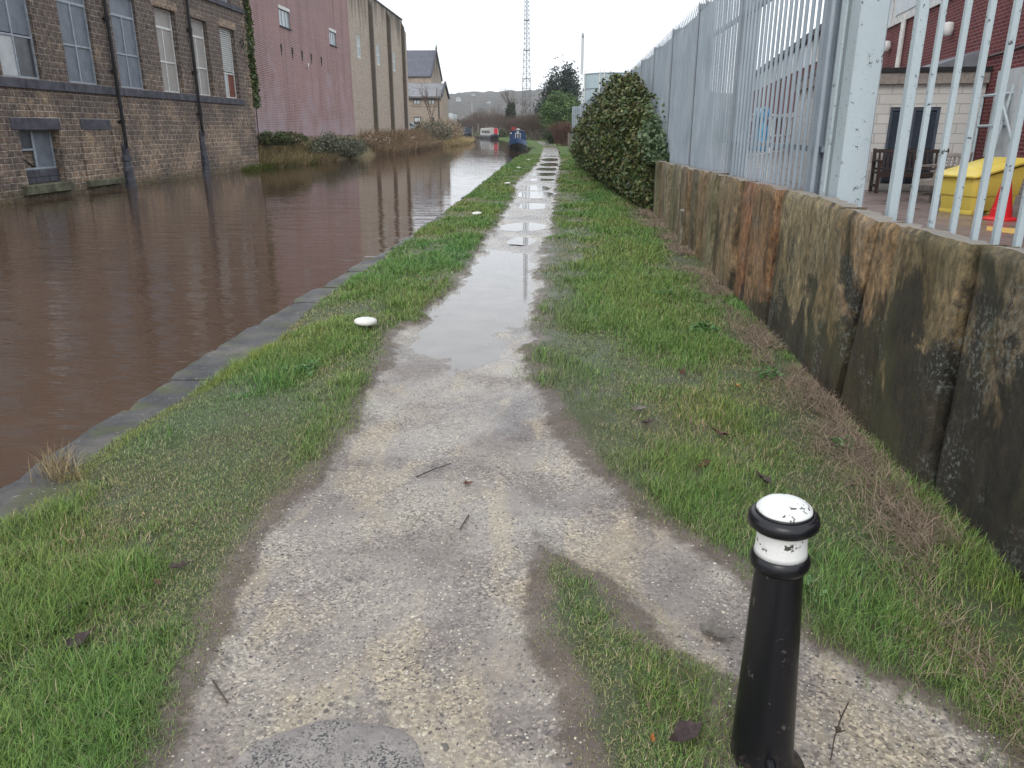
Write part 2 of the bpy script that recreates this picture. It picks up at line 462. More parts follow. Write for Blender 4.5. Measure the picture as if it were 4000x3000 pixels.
# --- retaining wall (flat riven stone)
def m_flag():
    t = MT("flagstone", .72, .35); P = t.pos()
    oi = t.nt.nodes.new("ShaderNodeObjectInfo")
    V = t.scale(P, (1, 1, .36))
    n1 = t.noise(3.2, 7, V, .65, .8)
    c = t.ramp(n1, [(.30, (.03, .027, .022)), (.39, (.085, .068, .046)), (.47, (.17, .135, .09)), (.56, (.255, .21, .15)), (.64, (.14, .12, .085)), (.76, (.33, .31, .26))])
    c = t.mix(.9, c, t.ramp(t.noise(21, 7, t.scale(P, (1, 1, .55)), .75), [(.33, (.2, .19, .18)), (.5, (.9, .9, .9)), (.68, (1.9, 1.8, 1.65))]), 'MULTIPLY')
    c = t.mix(1.0, c, oi.outputs["Color"], 'MULTIPLY')
    # near end blackened by algae, lichen speckle
    y = t.sep(P, 1); z = t.sep(P, 2)
    k = t.math('ADD', t.math('MINIMUM', t.math('MULTIPLY', t.math('SUBTRACT', 5.4, y), .12), .28), t.math('MULTIPLY', t.math('SUBTRACT', .75, z), .55))
    k = t.math('ADD', k, t.math('MULTIPLY', t.noise(1.9, 7, P, .7, .8), 1.9))
    c = t.mix(t.ramp(k, [(.86, 0.0), (.995, .86)]), c, (.017, .017, .015))
    gr = t.ramp(t.noise(1.3, 5, t.scale(P, (1, 1, .6), (5, 3, 1)), .6), [(.5, 0.0), (.64, 1.0)])
    c = t.mix(t.math('MULTIPLY', gr, .4), c, (.085, .088, .038))
    li = t.math('MULTIPLY', t.ramp(t.noise(38, 5, P, .7), [(.52, 0.0), (.62, 1.0)]), t.ramp(t.noise(1.9, 5, t.scale(P, (1, 1, 1), (1, 8, 4)), .6), [(.50, 0.0), (.6, 1.0)]))
    c = t.mix(t.math('MULTIPLY', li, .6), c, (.23, .25, .235))
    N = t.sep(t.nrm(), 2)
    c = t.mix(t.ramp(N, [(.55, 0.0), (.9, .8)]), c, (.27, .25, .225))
    h = t.math('ADD', t.math('ADD', t.noise(10, 8, V, .7, .5), t.math('MULTIPLY', n1, 1.3)), t.math('MULTIPLY', t.noise(38, 6, P, .7), .5))
    t.col(c).bump(h, .8, .018)
    t.rough(t.ramp(t.noise(4, 4, P), [(.3, .5), (.7, .85)]))
    return t.m
M['flag'] = m_flag()
def m_galv():
    t = MT("galvanised_steel", .5, .4, metal=.25); P = t.pos()
    c = t.ramp(t.noise(1.5, 4, P), [(.3, (.26, .305, .35)), (.7, (.36, .41, .455))])
    sp = t.ramp(t.vor(55, P, out="Distance"), [(.1, 1.0), (.22, 0.0)])
    c = t.mix(t.math('MULTIPLY', sp, .35), c, (.55, .6, .63))
    st = t.ramp(t.noise(7, 4, t.scale(P, (1, 1, .1))), [(.5, 0.0), (.8, .5)])
    t.col(t.mix(st, c, (.2, .24, .28))); return t.m
M['galv'] = m_galv()
def m_paint(name, c, chip, thr=.7, rough=.4, sc=9, c2=None):
    t = MT(name, rough, .45); P = t.pos()
    b = t.ramp(t.noise(2.2, 4, t.scale(P, (1, 1, .4))), [(.3, tuple(x * .86 for x in c)), (.7, c)])
    d = t.ramp(t.noise(60, 3, P), [(.3, .0), (.75, .22)])
    b = t.mix(d, b, c2 or tuple(x * .6 for x in c))
    k = t.ramp(t.math('ADD', t.math('MULTIPLY', t.noise(sc, 6, P, .65, .3), .75), t.math('MULTIPLY', t.noise(sc * 6, 3, P), .25)), [(thr, 0.0), (thr + .02, 1.0)])
    z = t.sep(t.obj(), 2)
    if sum(c) < .1:
        dz = t.math('ADD', t.math('MULTIPLY', z, -2.2), t.math('MULTIPLY', t.noise(30, 5, P, .7), 1.1))
        b = t.mix(t.ramp(dz, [(.35, 0.0), (.75, .6)]), b, (.13, .10, .08))
    t.col(t.mix(k, b, chip)).bump(t.math('SUBTRACT', t.math('MULTIPLY', t.noise(24, 4, P), .35), k), .35, .004)
    return t.m
M['greypaint'] = m_paint("pale_grey_fence_paint", (.45, .525, .555), (.05, .05, .05), .60, .42, 16)
M['black'] = m_paint("black_gloss_paint", (.0065, .0065, .009), (.09, .08, .075), .615, .3, 18, (.012, .012, .014))
M['white'] = m_paint("chipped_white_paint", (.80, .80, .78), (.06, .055, .05), .585, .45, 20)
M['whitecap'] = m_paint("weathered_white_paint", (.72, .71, .66), (.13, .10, .07), .60, .5, 22)
M['metalroof'] = simple("lead_grey", (.16, .17, .19), .6, .2, 4)
M['winwhite'] = simple("white_window_paint", (.62, .62, .60), .6, .18, 8)
M['wingrey'] = simple("grey_window_paint", (.30, .33, .37), .6, .2, 8)
M['guard'] = simple("mesh_guarded_glass", (.145, .165, .195), .5, .2, 3)
M['board'] = simple("beige_window_board", (.33, .31, .29), .7, .12, 2)
M['paleboard'] = simple("pale_board", (.45, .47, .48), .6, .12, 3)
M['darkpane'] = simple("dark_pane", (.05, .055, .065), .25, .4, 3, .5)
M['glassblock'] = simple("obscured_glass", (.33, .38, .40), .3, .15, 3, .5)
M['rustboard'] = simple("red_brown_board", (.16, .055, .035), .7, .3, 6)
M['iron'] = simple("black_cast_iron", (.018, .018, .02), .45, .3, 8)
def m_block():
    t = MT("white_painted_block", .7, .3); P = t.pos()
    c, f = t.brick(.46, .2, (.56, .55, .52), (.50, .49, .47), (.30, .30, .30), .008)
    t.col(t.mix(t.ramp(t.noise(2, 5, P), [(.5, 0.0), (.8, .3)]), c, (.36, .35, .33))).bump(t.math('MULTIPLY', f, -1), .5, .01); return t.m
M['block'] = m_block()
M['louvre'] = simple("dark_louvre_steel", (.06, .075, .10), .4, .2, 4)
M['benchwood'] = simple("dark_bench_wood", (.032, .02, .018), .6, .4, 14)
M['greywood'] = simple("weathered_grey_wood", (.24, .21, .19), .7, .25, 14)
def m_plastic(name, c, r=.4):
    t = MT(name, r, .45); P = t.pos()
    d = t.ramp(t.noise(3, 5, t.scale(P, (1, 1, .4))), [(.5, 0.0), (.8, .35)])
    t.col(t.mix(d, c, tuple(x * .55 for x in c))).bump(t.noise(30, 3, P), .15, .004); return t.m
M['yellowp'] = m_plastic("yellow_plastic", (.66, .52, .10))
M['redp'] = m_plastic("red_plastic", (.62, .02, .025))
M['blue'] = m_plastic("blue_polythene", (.03, .33, .62), .3)
M['mat'] = m_plastic("yellow_rubber_mat", (.62, .40, .10), .7)
def m_paving():
    t = MT("wet_paving", .35, .45); P = t.pos()
    c, f = t.brick(.9, .6, (.22, .165, .15), (.19, .145, .13), (.08, .065, .06), .012, P)
    t.col(t.mix(t.ramp(t.noise(1.3, 4, P), [(.4, 0.0), (.7, .5)]), c, (.13, .10, .09)))
    t.rough(t.ramp(t.noise(1.2, 4, P), [(.35, .22), (.65, .6)])); return t.m
M['paving'] = m_paving()
# --- vegetation
def m_leaf(name, rough=.55, spec=.3, mul=1.0):
    t = MT(name, rough, spec)
    c = t.attr("col")
    t.col(t.mix(1.0, c, (mul, mul, mul), 'MULTIPLY')); return t.m
M['blade'] = m_leaf("grass_blade", .55, .28)
M['straw'] = m_leaf("dead_grass", .8, .15)
M['ivy'] = m_leaf("ivy_leaf", .45, .35)
M['leafy'] = m_leaf("leaf", .6, .25)
M['deadleaf'] = m_leaf("dead_leaf", .6, .3)
M['bark'] = simple("bark", (.075, .058, .048), .9, .35, 8, bump=.02)
M['twig'] = simple("bare_twigs", (.10, .072, .06), .9, .3, 2)
M['twigred'] = simple("reddish_twigs", (.12, .06, .05), .9, .3, 2)
M['fill'] = simple("dark_interior_fill", (.022, .022, .015), .95, .4, 10)  # near-black interior: shade inside the ivy as colour, also fills the wall core
M['wood'] = simple("weathered_post", (.17, .15, .13), .9, .3, 9)

# ================================================================== SETTING
XR = [(-6, -3.15), (3.7, -3.04), (7, -3.02), (9, -2.95), (11.5, -2.78), (13.2, -2.64), (17.5, -2.54), (29, -2.47), (40, -2.42), (52, -2.25),
      (67, -1.9), (86, -2.0), (120, -5.5), (165, -10), (215, -18), (250, -23), (300, -33), (380, -47), (520, -80)]
GE = [(-6, -2.75), (3.4, -2.72), (4.5, -2.74), (5.1, -2.68), (6.8, -2.53), (8.7, -2.62), (12.4, -2.46), (15, -2.47), (22, -2.40), (48, -2.3), (67, -1.85), (86, -1.95), (120, -5.4)]
XW = lambda y: np.where(np.asarray(y) < 22, 1.98 + .027 * np.asarray(y), 2.57)
FX = [(0, 2.25), (7, 2.44), (32, 3.1), (43, 2.95), (77, 2.95), (500, 2.95)]
WZ = -.2
PL = [(0, -1.0), (1.85, -1.16), (2.9, -1.34), (3.7, -1.33), (4.5, -1.28), (5.4, -1.32), (6.4, -1.34), (7.1, -1.44), (8.2, -1.28), (11, -1.14), (15, -1.1), (22.4, -1.0), (28, -1.18), (48, -.58), (94, -.58), (150, -3.2), (207, -7.2), (400, -24)]
PRt = [(0, .15), (1.9, .09), (2.8, -.08), (3.2, -.05), (4.4, .18), (5.2, -.03), (6.3, -.18), (7.7, -.10), (11.8, -.12), (15.2, .06), (28, .25), (48, .69), (83, .93), (100, .7), (150, -1.4), (207, -5.4), (400, -22.2)]
BL = [(0, .60), (1.9, .62), (2.32, .70), (2.51, .5), (2.95, .3), (3.35, -.05), (3.8, -.4), (9, -.6)]
BR = [(0, 2.2), (1.97, 1.55), (2.15, 1.41), (2.34, 1.22), (2.63, 1.04), (3.0, .88), (3.6, .49), (4.37, .18), (5.2, -.03), (6, -.3), (9, -9)]
def smask(x, y):
    nz = (fbm(x * 3.1, y * 3.1, 3) - .5) * .26 + (fbm(x * 11, y * 11, 9) - .5) * .10
    m1 = np.minimum(x - ip(y, PL), ip(y, PRt) - x)
    m2 = np.where(y < 5.6, np.minimum(x - ip(y, BL), ip(y, BR) - x), -9)
    return np.maximum(m1, m2) + nz * np.clip(y / 6, .5, 1.3)
PUD = [  # y0, y1, x0, x1
    (6.1, 13.2, -1.5, .0), (13.3, 14.6, -.75, -.2), (15.3, 17.0, -1.1, .08), (19.8, 21.6, -.8, .02), (22.9, 25.7, -1.05, .4), (26.0, 28.4, -.95, .1),
    (30.8, 32.6, -.9, .45), (34.2, 37.0, -.85, .5), (38.4, 42.0, -.8, .62), (43.2, 48.0, -.6, .7), (50, 56, -.55, .75), (58.5, 64, -.5, .8), (66.5, 74, -.55, .85), (77, 86, -.5, .85)]
def ground_z(x, y, s):
    z = .012 + (fbm(x * 1.3, y * 1.3, 21) - .5) * .035
    p = np.clip((s + .06) / .16, 0, 1)
    z = z * (1 - p) + p * (-.020 + (fbm(x * 2.2, y * 2.2, 31) - .5) * .018 + (fbm(x * 14, y * 14, 32) - .5) * .009)
    for (y0, y1, x0, x1) in PUD:
        cx, cy = (x0 + x1) / 2, (y0 + y1) / 2
        d = ((x - cx) / ((x1 - x0) / 2)) ** 2 + (np.abs((y - cy) / ((y1 - y0) / 2))) ** 2.6
        d = d + (fbm(x * 2.6, y * 1.6, 44) - .5) * .95
        z = z - .030 * np.clip(1.25 - d, 0, 1) * np.clip(p + .25, 0, 1)
    return z
PZ = -.034
def near_ground():
    ys = [-1.0, 0, .6, 1.2]
    while ys[-1] < 60: ys.append(ys[-1] + max(.018, ys[-1] * .0055))
    ys = np.array(ys); nx = 230
    u = np.linspace(0, 1, nx)
    Y = np.repeat(ys[:, None], nx, 1)
    x0 = ip(ys, GE) + (fbm(ys * 1.7, ys * 0, 5) - .5) * .22; x1 = np.where(ys < 22, XW(ys) + .12, 3.0)
    X = x0[:, None] + (x1 - x0)[:, None] * u[None, :]
    s = smask(X, Y); Z = ground_z(X, Y, s)
    edge = np.clip((X - x0[:, None]) / .12, 0, 1)
    Z = Z * edge + (-.015) * (1 - edge)
    V = np.stack([X, Y, Z], -1).reshape(-1, 3)
    i = np.arange(len(ys) - 1)[:, None] * nx + np.arange(nx - 1)[None, :]
    Q = np.stack([i, i + 1, i + nx + 1, i + nx], -1).reshape(-1, 4)
    sc_ = (s[:-1, :-1] + s[1:, 1:]).reshape(-1) / 2
    a = Q[sc_ > -.03]; c = Q[sc_ <= -.03]
    SV = s.reshape(-1)
    def sub(q):
        un, inv = np.unique(q, return_inverse=True); return V[un], inv.reshape(-1), SV[un]
    return sub(a), sub(c)
(va, fa, sa_), (vc, fc, sc_) = near_ground()
def mudc(s):
    m = np.clip(1 - (s + .03) / .11, 0, 1)
    return np.stack([m, np.clip((-s - .03) / .2, 0, 1), m * 0], -1)
# far path continues
pv = []; pf = []
fy = [60, 66, 72, 78, 86, 95, 105, 115, 125, 140, 160, 180, 207, 240, 280, 330, 400]
for y in fy: pv += [(float(ip(y, PL)), y, .010 if y > 87 else -.02), (float(ip(y, PRt)), y, .010 if y > 87 else -.02)]
for k in range(len(fy) - 1): pf += [2 * k, 2 * k + 1, 2 * k + 3, 2 * k + 2]
b0 = len(va)
tag(npmesh("path", np.concatenate([va, np.array(pv)]), np.concatenate([fa, np.array(pf) + b0]), 4, M['path'], mudc(np.concatenate([sa_, np.full(len(pv), .3)])), smooth=True), kind="structure")
tag(npmesh("ground", vc, fc, 4, M['path'], mudc(sc_), smooth=True), kind="structure")
for (y0, y1, x0, x1) in PUD:
    mb = MB()
    cx, cy = (x0 + x1) / 2, (y0 + y1) / 2
    ring = []
    for k in range(40):
        t = 2 * math.pi * k / 40
        ring.append((cx + (x1 - x0) * .62 * math.copysign(abs(math.cos(t)) ** .8, math.cos(t)), cy + (y1 - y0) * .56 * math.copysign(abs(math.sin(t)) ** .8, math.sin(t)), PZ))
    ring = [(min(max(a, float(ip(b, PL)) - .16), float(ip(b, PRt)) + .14), b, c) for a, b, c in ring]
    mb.add(ring, [tuple(range(40))])
    mb.build("puddle", M['puddle'], kind="structure")
# far towpath bank, right of the canal
def strip_mesh(name, rows, m, kind="structure"):
    nx = len(rows[0]); V = [p for r in rows for p in r]; F = []
    for j in range(len(rows) - 1):
        for i in range(nx - 1): F += [j * nx + i, j * nx + i + 1, (j + 1) * nx + i + 1, (j + 1) * nx + i]
    return tag(npmesh(name, np.array(V), F, 4, m, smooth=True), kind=kind)
rows = []
for y in list(range(60, 130, 5)) + list(range(130, 521, 13)):
    x = float(ip(y, XR))
    off = [0, .15, .6, 2, 4, 5.2, 12, 40, 120, 400]
    zz = [-.5, -.06, 0, 0, 0, .02, .1, .2, .3, .4]
    if y <= 87: zz = [-.5, -.06, -.03, -.035, -.035, .02, .1, .2, .3, .4]
    rows.append([(x + a, y, z - (0.0 if a < 5 else .0)) for a, z in zip(off, zz)])
strip_mesh("towpath_bank", rows, M['fargrass'])
# far left bank
XL = [(43.4, -15.4), (48, -15.0), (60, -14.4), (75, -13.3), (95, -13.4), (112, -12.6), (122, -13.2), (138, -14.2), (148, -19), (165, -26), (200, -34), (220, -38), (320, -56), (420, -66), (520, -92)]
rows = []
for y in [43.45, 46, 50, 55, 60, 66, 72, 80, 88, 96, 104, 112, 118, 124, 130, 138, 144, 150, 165, 200, 240, 300, 360, 420, 520]:
    x = float(ip(y, XL)); h = 1.3 if y < 130 else .8
    off = [0, .5, 1.0, 1.5, 2.4, 6, 30, 90, 300]; zz = [-.6, -.05, .45, .8 * h, h, h, h, h, h]
    rows.append([(x - a, y, z) for a, z in zip(off[::-1], zz[::-1])])
t = MT("bank_litter", .9, .15); P = t.pos()
t.col(t.ramp(t.noise(3, 6, P, .7), [(.3, (.10, .08, .055)), (.5, (.22, .17, .10)), (.7, (.10, .13, .045))])).bump(t.noise(9, 5, P), .8, .08)
M['bank'] = t.m
strip_mesh("left_bank", rows, M['bank'])
mb = MB(); mb.quad((-140, -12, WZ), (-.5, -12, WZ), (-.5, 540, WZ), (-140, 540, WZ)); mb.build("canal_water", M['water'], kind="structure")
mb = MB(); mb.quad((-3500, -200, -.7), (3500, -200, -.7), (3500, 5000, -.7), (-3500, 5000, -.7)); mb.build("far_ground", M['fargrass'], kind="structure")
# canal wall under the coping + the coping slabs
rng = random.Random(4)
mb = MB()
ys = list(np.arange(-2, 60, 2.0))
for a, b in zip(ys[:-1], ys[1:]):
    xa, xb = float(ip(a, XR)) + .03, float(ip(b, XR)) + .03
    mb.add([(xa, a, -.9), (xa + .3, a, -.9), (xb + .3, b, -.9), (xb, b, -.9), (xa, a, -.16), (xa + .3, a, -.16), (xb + .3, b, -.16), (xb, b, -.16)],
           [(3, 2, 1, 0), (4, 5, 6, 7), (0, 1, 5, 4), (2, 3, 7, 6), (0, 4, 7, 3), (1, 2, 6, 5)])
mb.build("canal_wall", M['coping'], kind="structure")
mb = MB(); y = 1.0
while y < 62:
    L = rng.uniform(.62, 1.15); y1 = y + L - .012
    dx = rng.uniform(-.035, .035); tz = rng.uniform(-.012, .012); wd = rng.uniform(.48, .56)
    n = 7
    top = []; 
    for (k, yy) in enumerate(np.linspace(y, y1, n)):
        xe = float(ip(yy, XR)) + dx + rng.uniform(-.012, .012)
        e = .02 if k in (0, n - 1) else 0
        top.append([(xe + .012 + e, yy, -.16), (xe + e, yy, -.03 + tz), (xe + .02 + e, yy, -.004 + tz - e * .4), (xe + .16, yy, .0 + tz + rng.uniform(-.004, .004) - e * .4), (xe + .32, yy, -.002 + tz - e * .4), (xe + wd, yy, -.004 + tz), (xe + wd, yy, -.16)])
    mb.loft(top)
    y += L
mb.build("canal_coping", M['coping'], smooth=2, kind="structure")
t = MT("rough_wet_concrete", .5, .45); P = t.pos()
a = t.ramp(t.noise(9, 6, P, .7), [(.3, (.16, .14, .135)), (.7, (.33, .295, .27))])
gv = t.math('MULTIPLY', t.ramp(t.sep(t.vor(150, P, out="Color"), 0), [(.4, 0.0), (.45, 1.0)]), t.ramp(t.noise(6, 5, P, .7), [(.42, 0.0), (.55, 1.0)]))
t.col(t.mix(gv, a, t.ramp(t.sep(t.vor(150, P, out="Color"), 1), [(.3, (.06, .058, .06)), (.8, (.3, .28, .25))]))).bump(t.math('ADD', t.noise(60, 5, P, .7), gv), .8, .006)
M['patch'] = t.m
# round concrete patch in the path
mb = MB(); rng = random.Random(2)
pr = []
for k in range(40):
    t = 2 * math.pi * k / 40; r = .30 * (1 + .05 * math.sin(2 * t) + .03 * math.sin(5 * t))
    pr.append((t, r))
mb.lathe([(.02, -.05), (.33, -.05), (.31, -.016), (.29, -.010), (.2, -.008), (.02, -.008)], (-.66, 1.80, .0), 40, .05)
mb.build("concrete_patch", M['patch'], kind="structure", smooth=2)
# hill with woods
xs = np.linspace(-1500, 1500, 420); us = np.linspace(0, 1, 40)
Xh, Uh = np.meshgrid(xs, us)
Yh = 1150 + Uh * 700
top = 69 + 6 * np.sin(Xh / 160 + 1) + 5 * (fbm(Xh / 90, Xh * 0, 71) - .5) - np.clip((Xh - 300) / 14, 0, 60) + np.clip((-Xh - 300) / 9, 0, 60)
Zh = -1 + top * np.sin(np.clip(Uh * 1.25, 0, 1) * math.pi / 2) ** 1.1
lump = (fbm(Xh / 20, Yh / 30, 77, 4) - .35) * 17
Zh = Zh + lump * np.clip(Uh * 6, 0, 1)
V = np.stack([Xh, Yh, Zh], -1).reshape(-1, 3); n = len(xs)
i = np.arange(len(us) - 1)[:, None] * n + np.arange(n - 1)[None, :]
t = MT("winter_woods", .95, .1); P = t.pos()
c = t.ramp(t.noise(.055, 6, P, .65), [(.38, (.010, .010, .010)), (.5, (.075, .055, .045)), (.6, (.035, .06, .03)), (.7, (.20, .18, .15))])
t.col(t.mix(t.ramp(t.vor(.12, P), [(.2, .0), (.8, .6)]), c, (.018, .017, .016)))
tag(npmesh("hill", V, np.stack([i, i + 1, i + n + 1, i + n], -1).reshape(-1), 4, t.m, smooth=True), kind="structure")
# haze
hz = MT("haze_air"); hz.nt.nodes.remove(hz.b)
pvn = hz.nt.nodes.new("ShaderNodeVolumePrincipled")
pvn.inputs["Color"].default_value = (.97, .98, 1, 1); pvn.inputs["Density"].default_value = .00024; pvn.inputs["Anisotropy"].default_value = 0
hz.nt.links.new(pvn.outputs[0], hz.nt.nodes["Material Output"].inputs["Volume"])
mb = MB(); mb.box(-1600, 1600, -60, 1900, -1.9, 120)
hzo = mb.build("haze", hz.m, kind="stuff", label="pale damp air fading the far hillside", cat="haze")

# ================================================================== GRASS
def blades(name, m, px, py, pz, h, wd, cols, lean, rs, seg_bend=.5, az=None):
    n = len(px); r = np.random.RandomState(rs)
    a = r.uniform(0, 2 * math.pi, n) if az is None else az
    dx, dy = np.cos(a), np.sin(a)
    wa = a + math.pi / 2 + r.uniform(-.6, .6, n)
    wx, wy = np.cos(wa) * wd / 2, np.sin(wa) * wd / 2
    l1 = lean * h * .35; l2 = lean * h
    z1 = h * .55; z2 = h * np.sqrt(np.clip(1 - (lean * .8) ** 2, .012, 1))
    V = np.empty((n, 5, 3), dtype=np.float32)
    V[:, 0] = np.stack([px - wx, py - wy, pz - .004], -1); V[:, 1] = np.stack([px + wx, py + wy, pz - .004], -1)
    V[:, 2] = np.stack([px + dx * l1 + wx * .8, py + dy * l1 + wy * .8, pz + np.minimum(z1, z2 * .7)], -1)
    V[:, 3] = np.stack([px + dx * l1 - wx * .8, py + dy * l1 - wy * .8, pz + np.minimum(z1, z2 * .7)], -1)
    V[:, 4] = np.stack([px + dx * l2, py + dy * l2, pz + z2], -1)
    b = np.arange(n)[:, None] * 5
    F = np.concatenate([b + np.array([0, 1, 2, 3]), b + np.array([3, 2, 4])], 1).reshape(-1)
    tot = np.tile([4, 3], n)
    C = np.repeat(cols[:, None, :], 5, 1).reshape(-1, 3)
    return npmesh(name, V.reshape(-1, 3), F, tot, m, C)
rs = np.random.RandomState(7)
def pick(n, y0, y1, pw=1.0):
    u = rs.uniform(0, 1, n)
    y = y0 * (y1 / y0) ** (u ** pw)
    x0 = ip(y, GE) - .03; x1 = np.where(y < 22, XW(y), 2.9)
    return x0 + (x1 - x0) * rs.uniform(0, 1, n), y
PX = []; PY = []
for (n, y0, y1) in [(270000, 1.35, 4.2), (210000, 4.2, 10), (150000, 10, 26), (95000, 26, 62)]:
    x, y = pick(n, y0, y1); PX.append(x); PY.append(y)
PX = np.concatenate(PX); PY = np.concatenate(PY)
s = smask(PX, PY)
dens = np.clip((-s + .02) / .12, 0, 1)
lush = fbm(PX * 1.4, PY * 1.0, 51, 4)                 # tall green tufts against worn turf
rightband = np.exp(-((PX - (1.0 + .02 * PY)) / .55) ** 2) * (PY < 30)
lush = lush + .04 + .21 * rightband + .10 * np.exp(-((PX + 1.9) / .7) ** 2) * ((PY < 3.0) | (PY > 5.5)) - .05
lush = lush - .10 * np.exp(-((PX + 1.75) / .8) ** 2) * ((PY > 3.0) & (PY < 5.2))
strawz = np.clip(1 - np.abs(PX - (XW(PY) - .24)) / .24, 0, 1) * (PY < 19)
bare = (fbm(PX * 2.6, PY * 2.2, 61) > .64) | ((fbm(PX * 4, PY * 1.8, 62) > .50) & (PX > -.1) & (PX < .55) & (PY > 3.8) & (PY < 14)) | ((fbm(PX * 5, PY * 4, 63) > .6) & (PX > -.2) & (PX < .7) & (PY < 3.3))
strip_l = np.clip((.62 - (PX - ip(PY, PRt))) / .5, 0, 1) * (PX > 0) * (PY > 3.6) * (PY < 14)  # trampled verge on the right of the path
keep = (s < .09) & (rs.uniform(0, 1, len(PX)) < dens * (1 - .8 * strawz) * (1 - .45 * strip_l) * np.where(bare, .35, 1) + .10 * (fbm(PX * 7, PY * 7, 64) > .5) + .015)
PX, PY, s, lush, strip_l = PX[keep], PY[keep], s[keep], lush[keep], strip_l[keep]
n = len(PX)
hh = (.018 + .070 * (np.clip(lush - .40, 0, .3) / .3) ** 1.3) * rs.uniform(.6, 1.5, n) * np.clip((-s + .04) / .22, .45, 1)
hh = hh * (1 + np.clip(PY - 8, 0, 30) * .012)
wd = np.maximum(.0026, PY * .00058) * rs.uniform(.7, 1.3, n)
pal = np.array([(.10, .19, .040), (.16, .26, .055), (.215, .255, .085), (.265, .255, .13), (.38, .32, .20), (.06, .085, .03), (.12, .225, .065)])
lw = np.clip((lush - .36) * 4.2, 0, 1)
r1 = rs.uniform(0, 1, n)
idx = np.where(r1 < .06 + .80 * lw, rs.choice([0, 1, 6, 1], n), np.where(r1 < .62 + .35 * lw, rs.choice([2, 2, 5, 0, 3], n), np.where(r1 < .88, 3, 4)))
CL = pal[idx] * rs.uniform(.55, 1.4, n)[:, None]
hue = fbm(PX * .9, PY * .6, 91)[:, None]
CL = CL * (1 + (hue - .5) * np.array([[.9, .1, .2]]))
dry = np.clip(strip_l * .5 + np.clip(.2 + s, 0, .2) * 2.2, 0, .6)[:, None]
CL = CL * (1 - dry) + np.array([[.19, .175, .10]]) * dry
# yellow moss edge beside coping
me_ = (np.clip(1 - np.abs(PX - ip(PY, GE) - .05) / .12, 0, 1) * (PY < 7) * (PY > 3.4))[:, None] * .75
CL = CL * (1 - me_) + np.array([[.24, .27, .05]]) * me_
lean = np.clip(rs.uniform(.35, 1.2, n) + .25 * (hh < .03), .3, 1.2)
gz_ = ground_z(PX, PY, s)
gz_ = gz_ * np.clip((PX - ip(PY, GE)) / .12, 0, 1)
tag(blades("grass", M['blade'], PX, PY, gz_, hh, wd, CL, lean, 11), "short wet green grass covering both verges of the towpath", "grass", kind="stuff")
# dead straw along the wall foot
n = 26000
y = 1.6 * (19 / 1.6) ** rs.uniform(0, 1, n)
x = XW(y) - np.abs(rs.normal(.02, .17, n)) - .03 - .05 * (y < 5)
z = ground_z(x, y, smask(x, y)) + rs.uniform(0, .035, n)
kk = fbm(x * 1.6, y * 1.1, 143) > .44 - .10 * np.exp(-((y - 3) / 2) ** 2)
x, y, z = x[kk], y[kk], z[kk]; n = len(x)
h = rs.uniform(.05, .17, n); cc = np.array([(.30, .215, .165), (.37, .28, .21), (.20, .14, .11), (.26, .23, .14), (.13, .095, .075)])[rs.randint(0, 5, n)] * rs.uniform(.75, 1.2, n)[:, None]
tag(blades("dead_grass", M['straw'], x, y, z, h, np.maximum(.0028, y * .00045), cc, rs.uniform(1.12, 1.27, n), 13, az=rs.normal(2.2, 1.5, n)), "pinkish brown dead straw lying along the foot of the slab wall", "straw", kind="stuff")
# gravel: loose stones
n = 42000
y = 1.35 * (9 / 1.35) ** rs.uniform(0, 1, n); x = rs.uniform(-1.5, 1.5, n)
s2 = smask(x, y); k = (s2 > -.10 * rs.uniform(0, 1, n)) & (fbm(x * 2.4, y * 1.5, 66) + rs.uniform(-.12, .12, n) > .42) & (((x + .66) ** 2 + (y - 1.8) ** 2) > .32 ** 2)
x, y, s2 = x[k], y[k], s2[k]; n = len(x)
sz = .0018 + .0045 * rs.uniform(0, 1, n) ** 2 * np.where(rs.uniform(0, 1, n) > .95, 1.8, 1)
ring = (np.abs(np.hypot(x + .66, y - 1.8) - .37) < .06); sz = np.where(ring, sz * rs.uniform(.6, 2.2, n), sz)
z = ground_z(x, y, s2)
z = np.where(z < PZ, PZ - .002, z)
base = np.array([(1, 0, 0), (.3, .95, 0), (-.8, .6, 0), (-.8, -.6, 0), (.3, -.95, 0), (0.1, 0, .75)])
a = rs.uniform(0, 6.28, n); ca, sa = np.cos(a), np.sin(a)
sx = rs.uniform(.7, 1.5, n)
bx = base[None, :, 0] * sx[:, None]; by = base[None, :, 1] * np.ones(n)[:, None]
jit = rs.uniform(.75, 1.25, (n, 6))
V = np.stack([x[:, None] + (bx * ca[:, None] - by * sa[:, None]) * sz[:, None] * jit, y[:, None] + (bx * sa[:, None] + by * ca[:, None]) * sz[:, None] * jit, z[:, None] + (base[None, :, 2] * sz[:, None] * .8 * jit) - .0005], -1)
b = np.arange(n)[:, None] * 6
F = np.concatenate([b + np.array(q) for q in [(0, 1, 5), (1, 2, 5), (2, 3, 5), (3, 4, 5), (4, 0, 5)]], 1).reshape(-1)
pc = np.array([(.5, .47, .41), (.38, .35, .31), (.10, .09, .09), (.17, .15, .14), (.55, .50, .38), (.05, .047, .05), (.12, .105, .10), (.07, .06, .06), (.22, .2, .18)])[rs.randint(0, 9, n)]
pc = np.where(ring[:, None], np.where(rs.uniform(0, 1, n)[:, None] > .4, np.array([[.40, .36, .28]]), np.array([[.16, .14, .12]])) * rs.uniform(.6, 1.2, n)[:, None], pc)
tag(npmesh("gravel", V.reshape(-1, 3), F, 3, m_leaf("stone_chips", .55, .4), np.repeat(pc[:, None, :], 6, 1).reshape(-1, 3)), "loose pale and dark stone chips on the towpath surface", "gravel", kind="stuff")

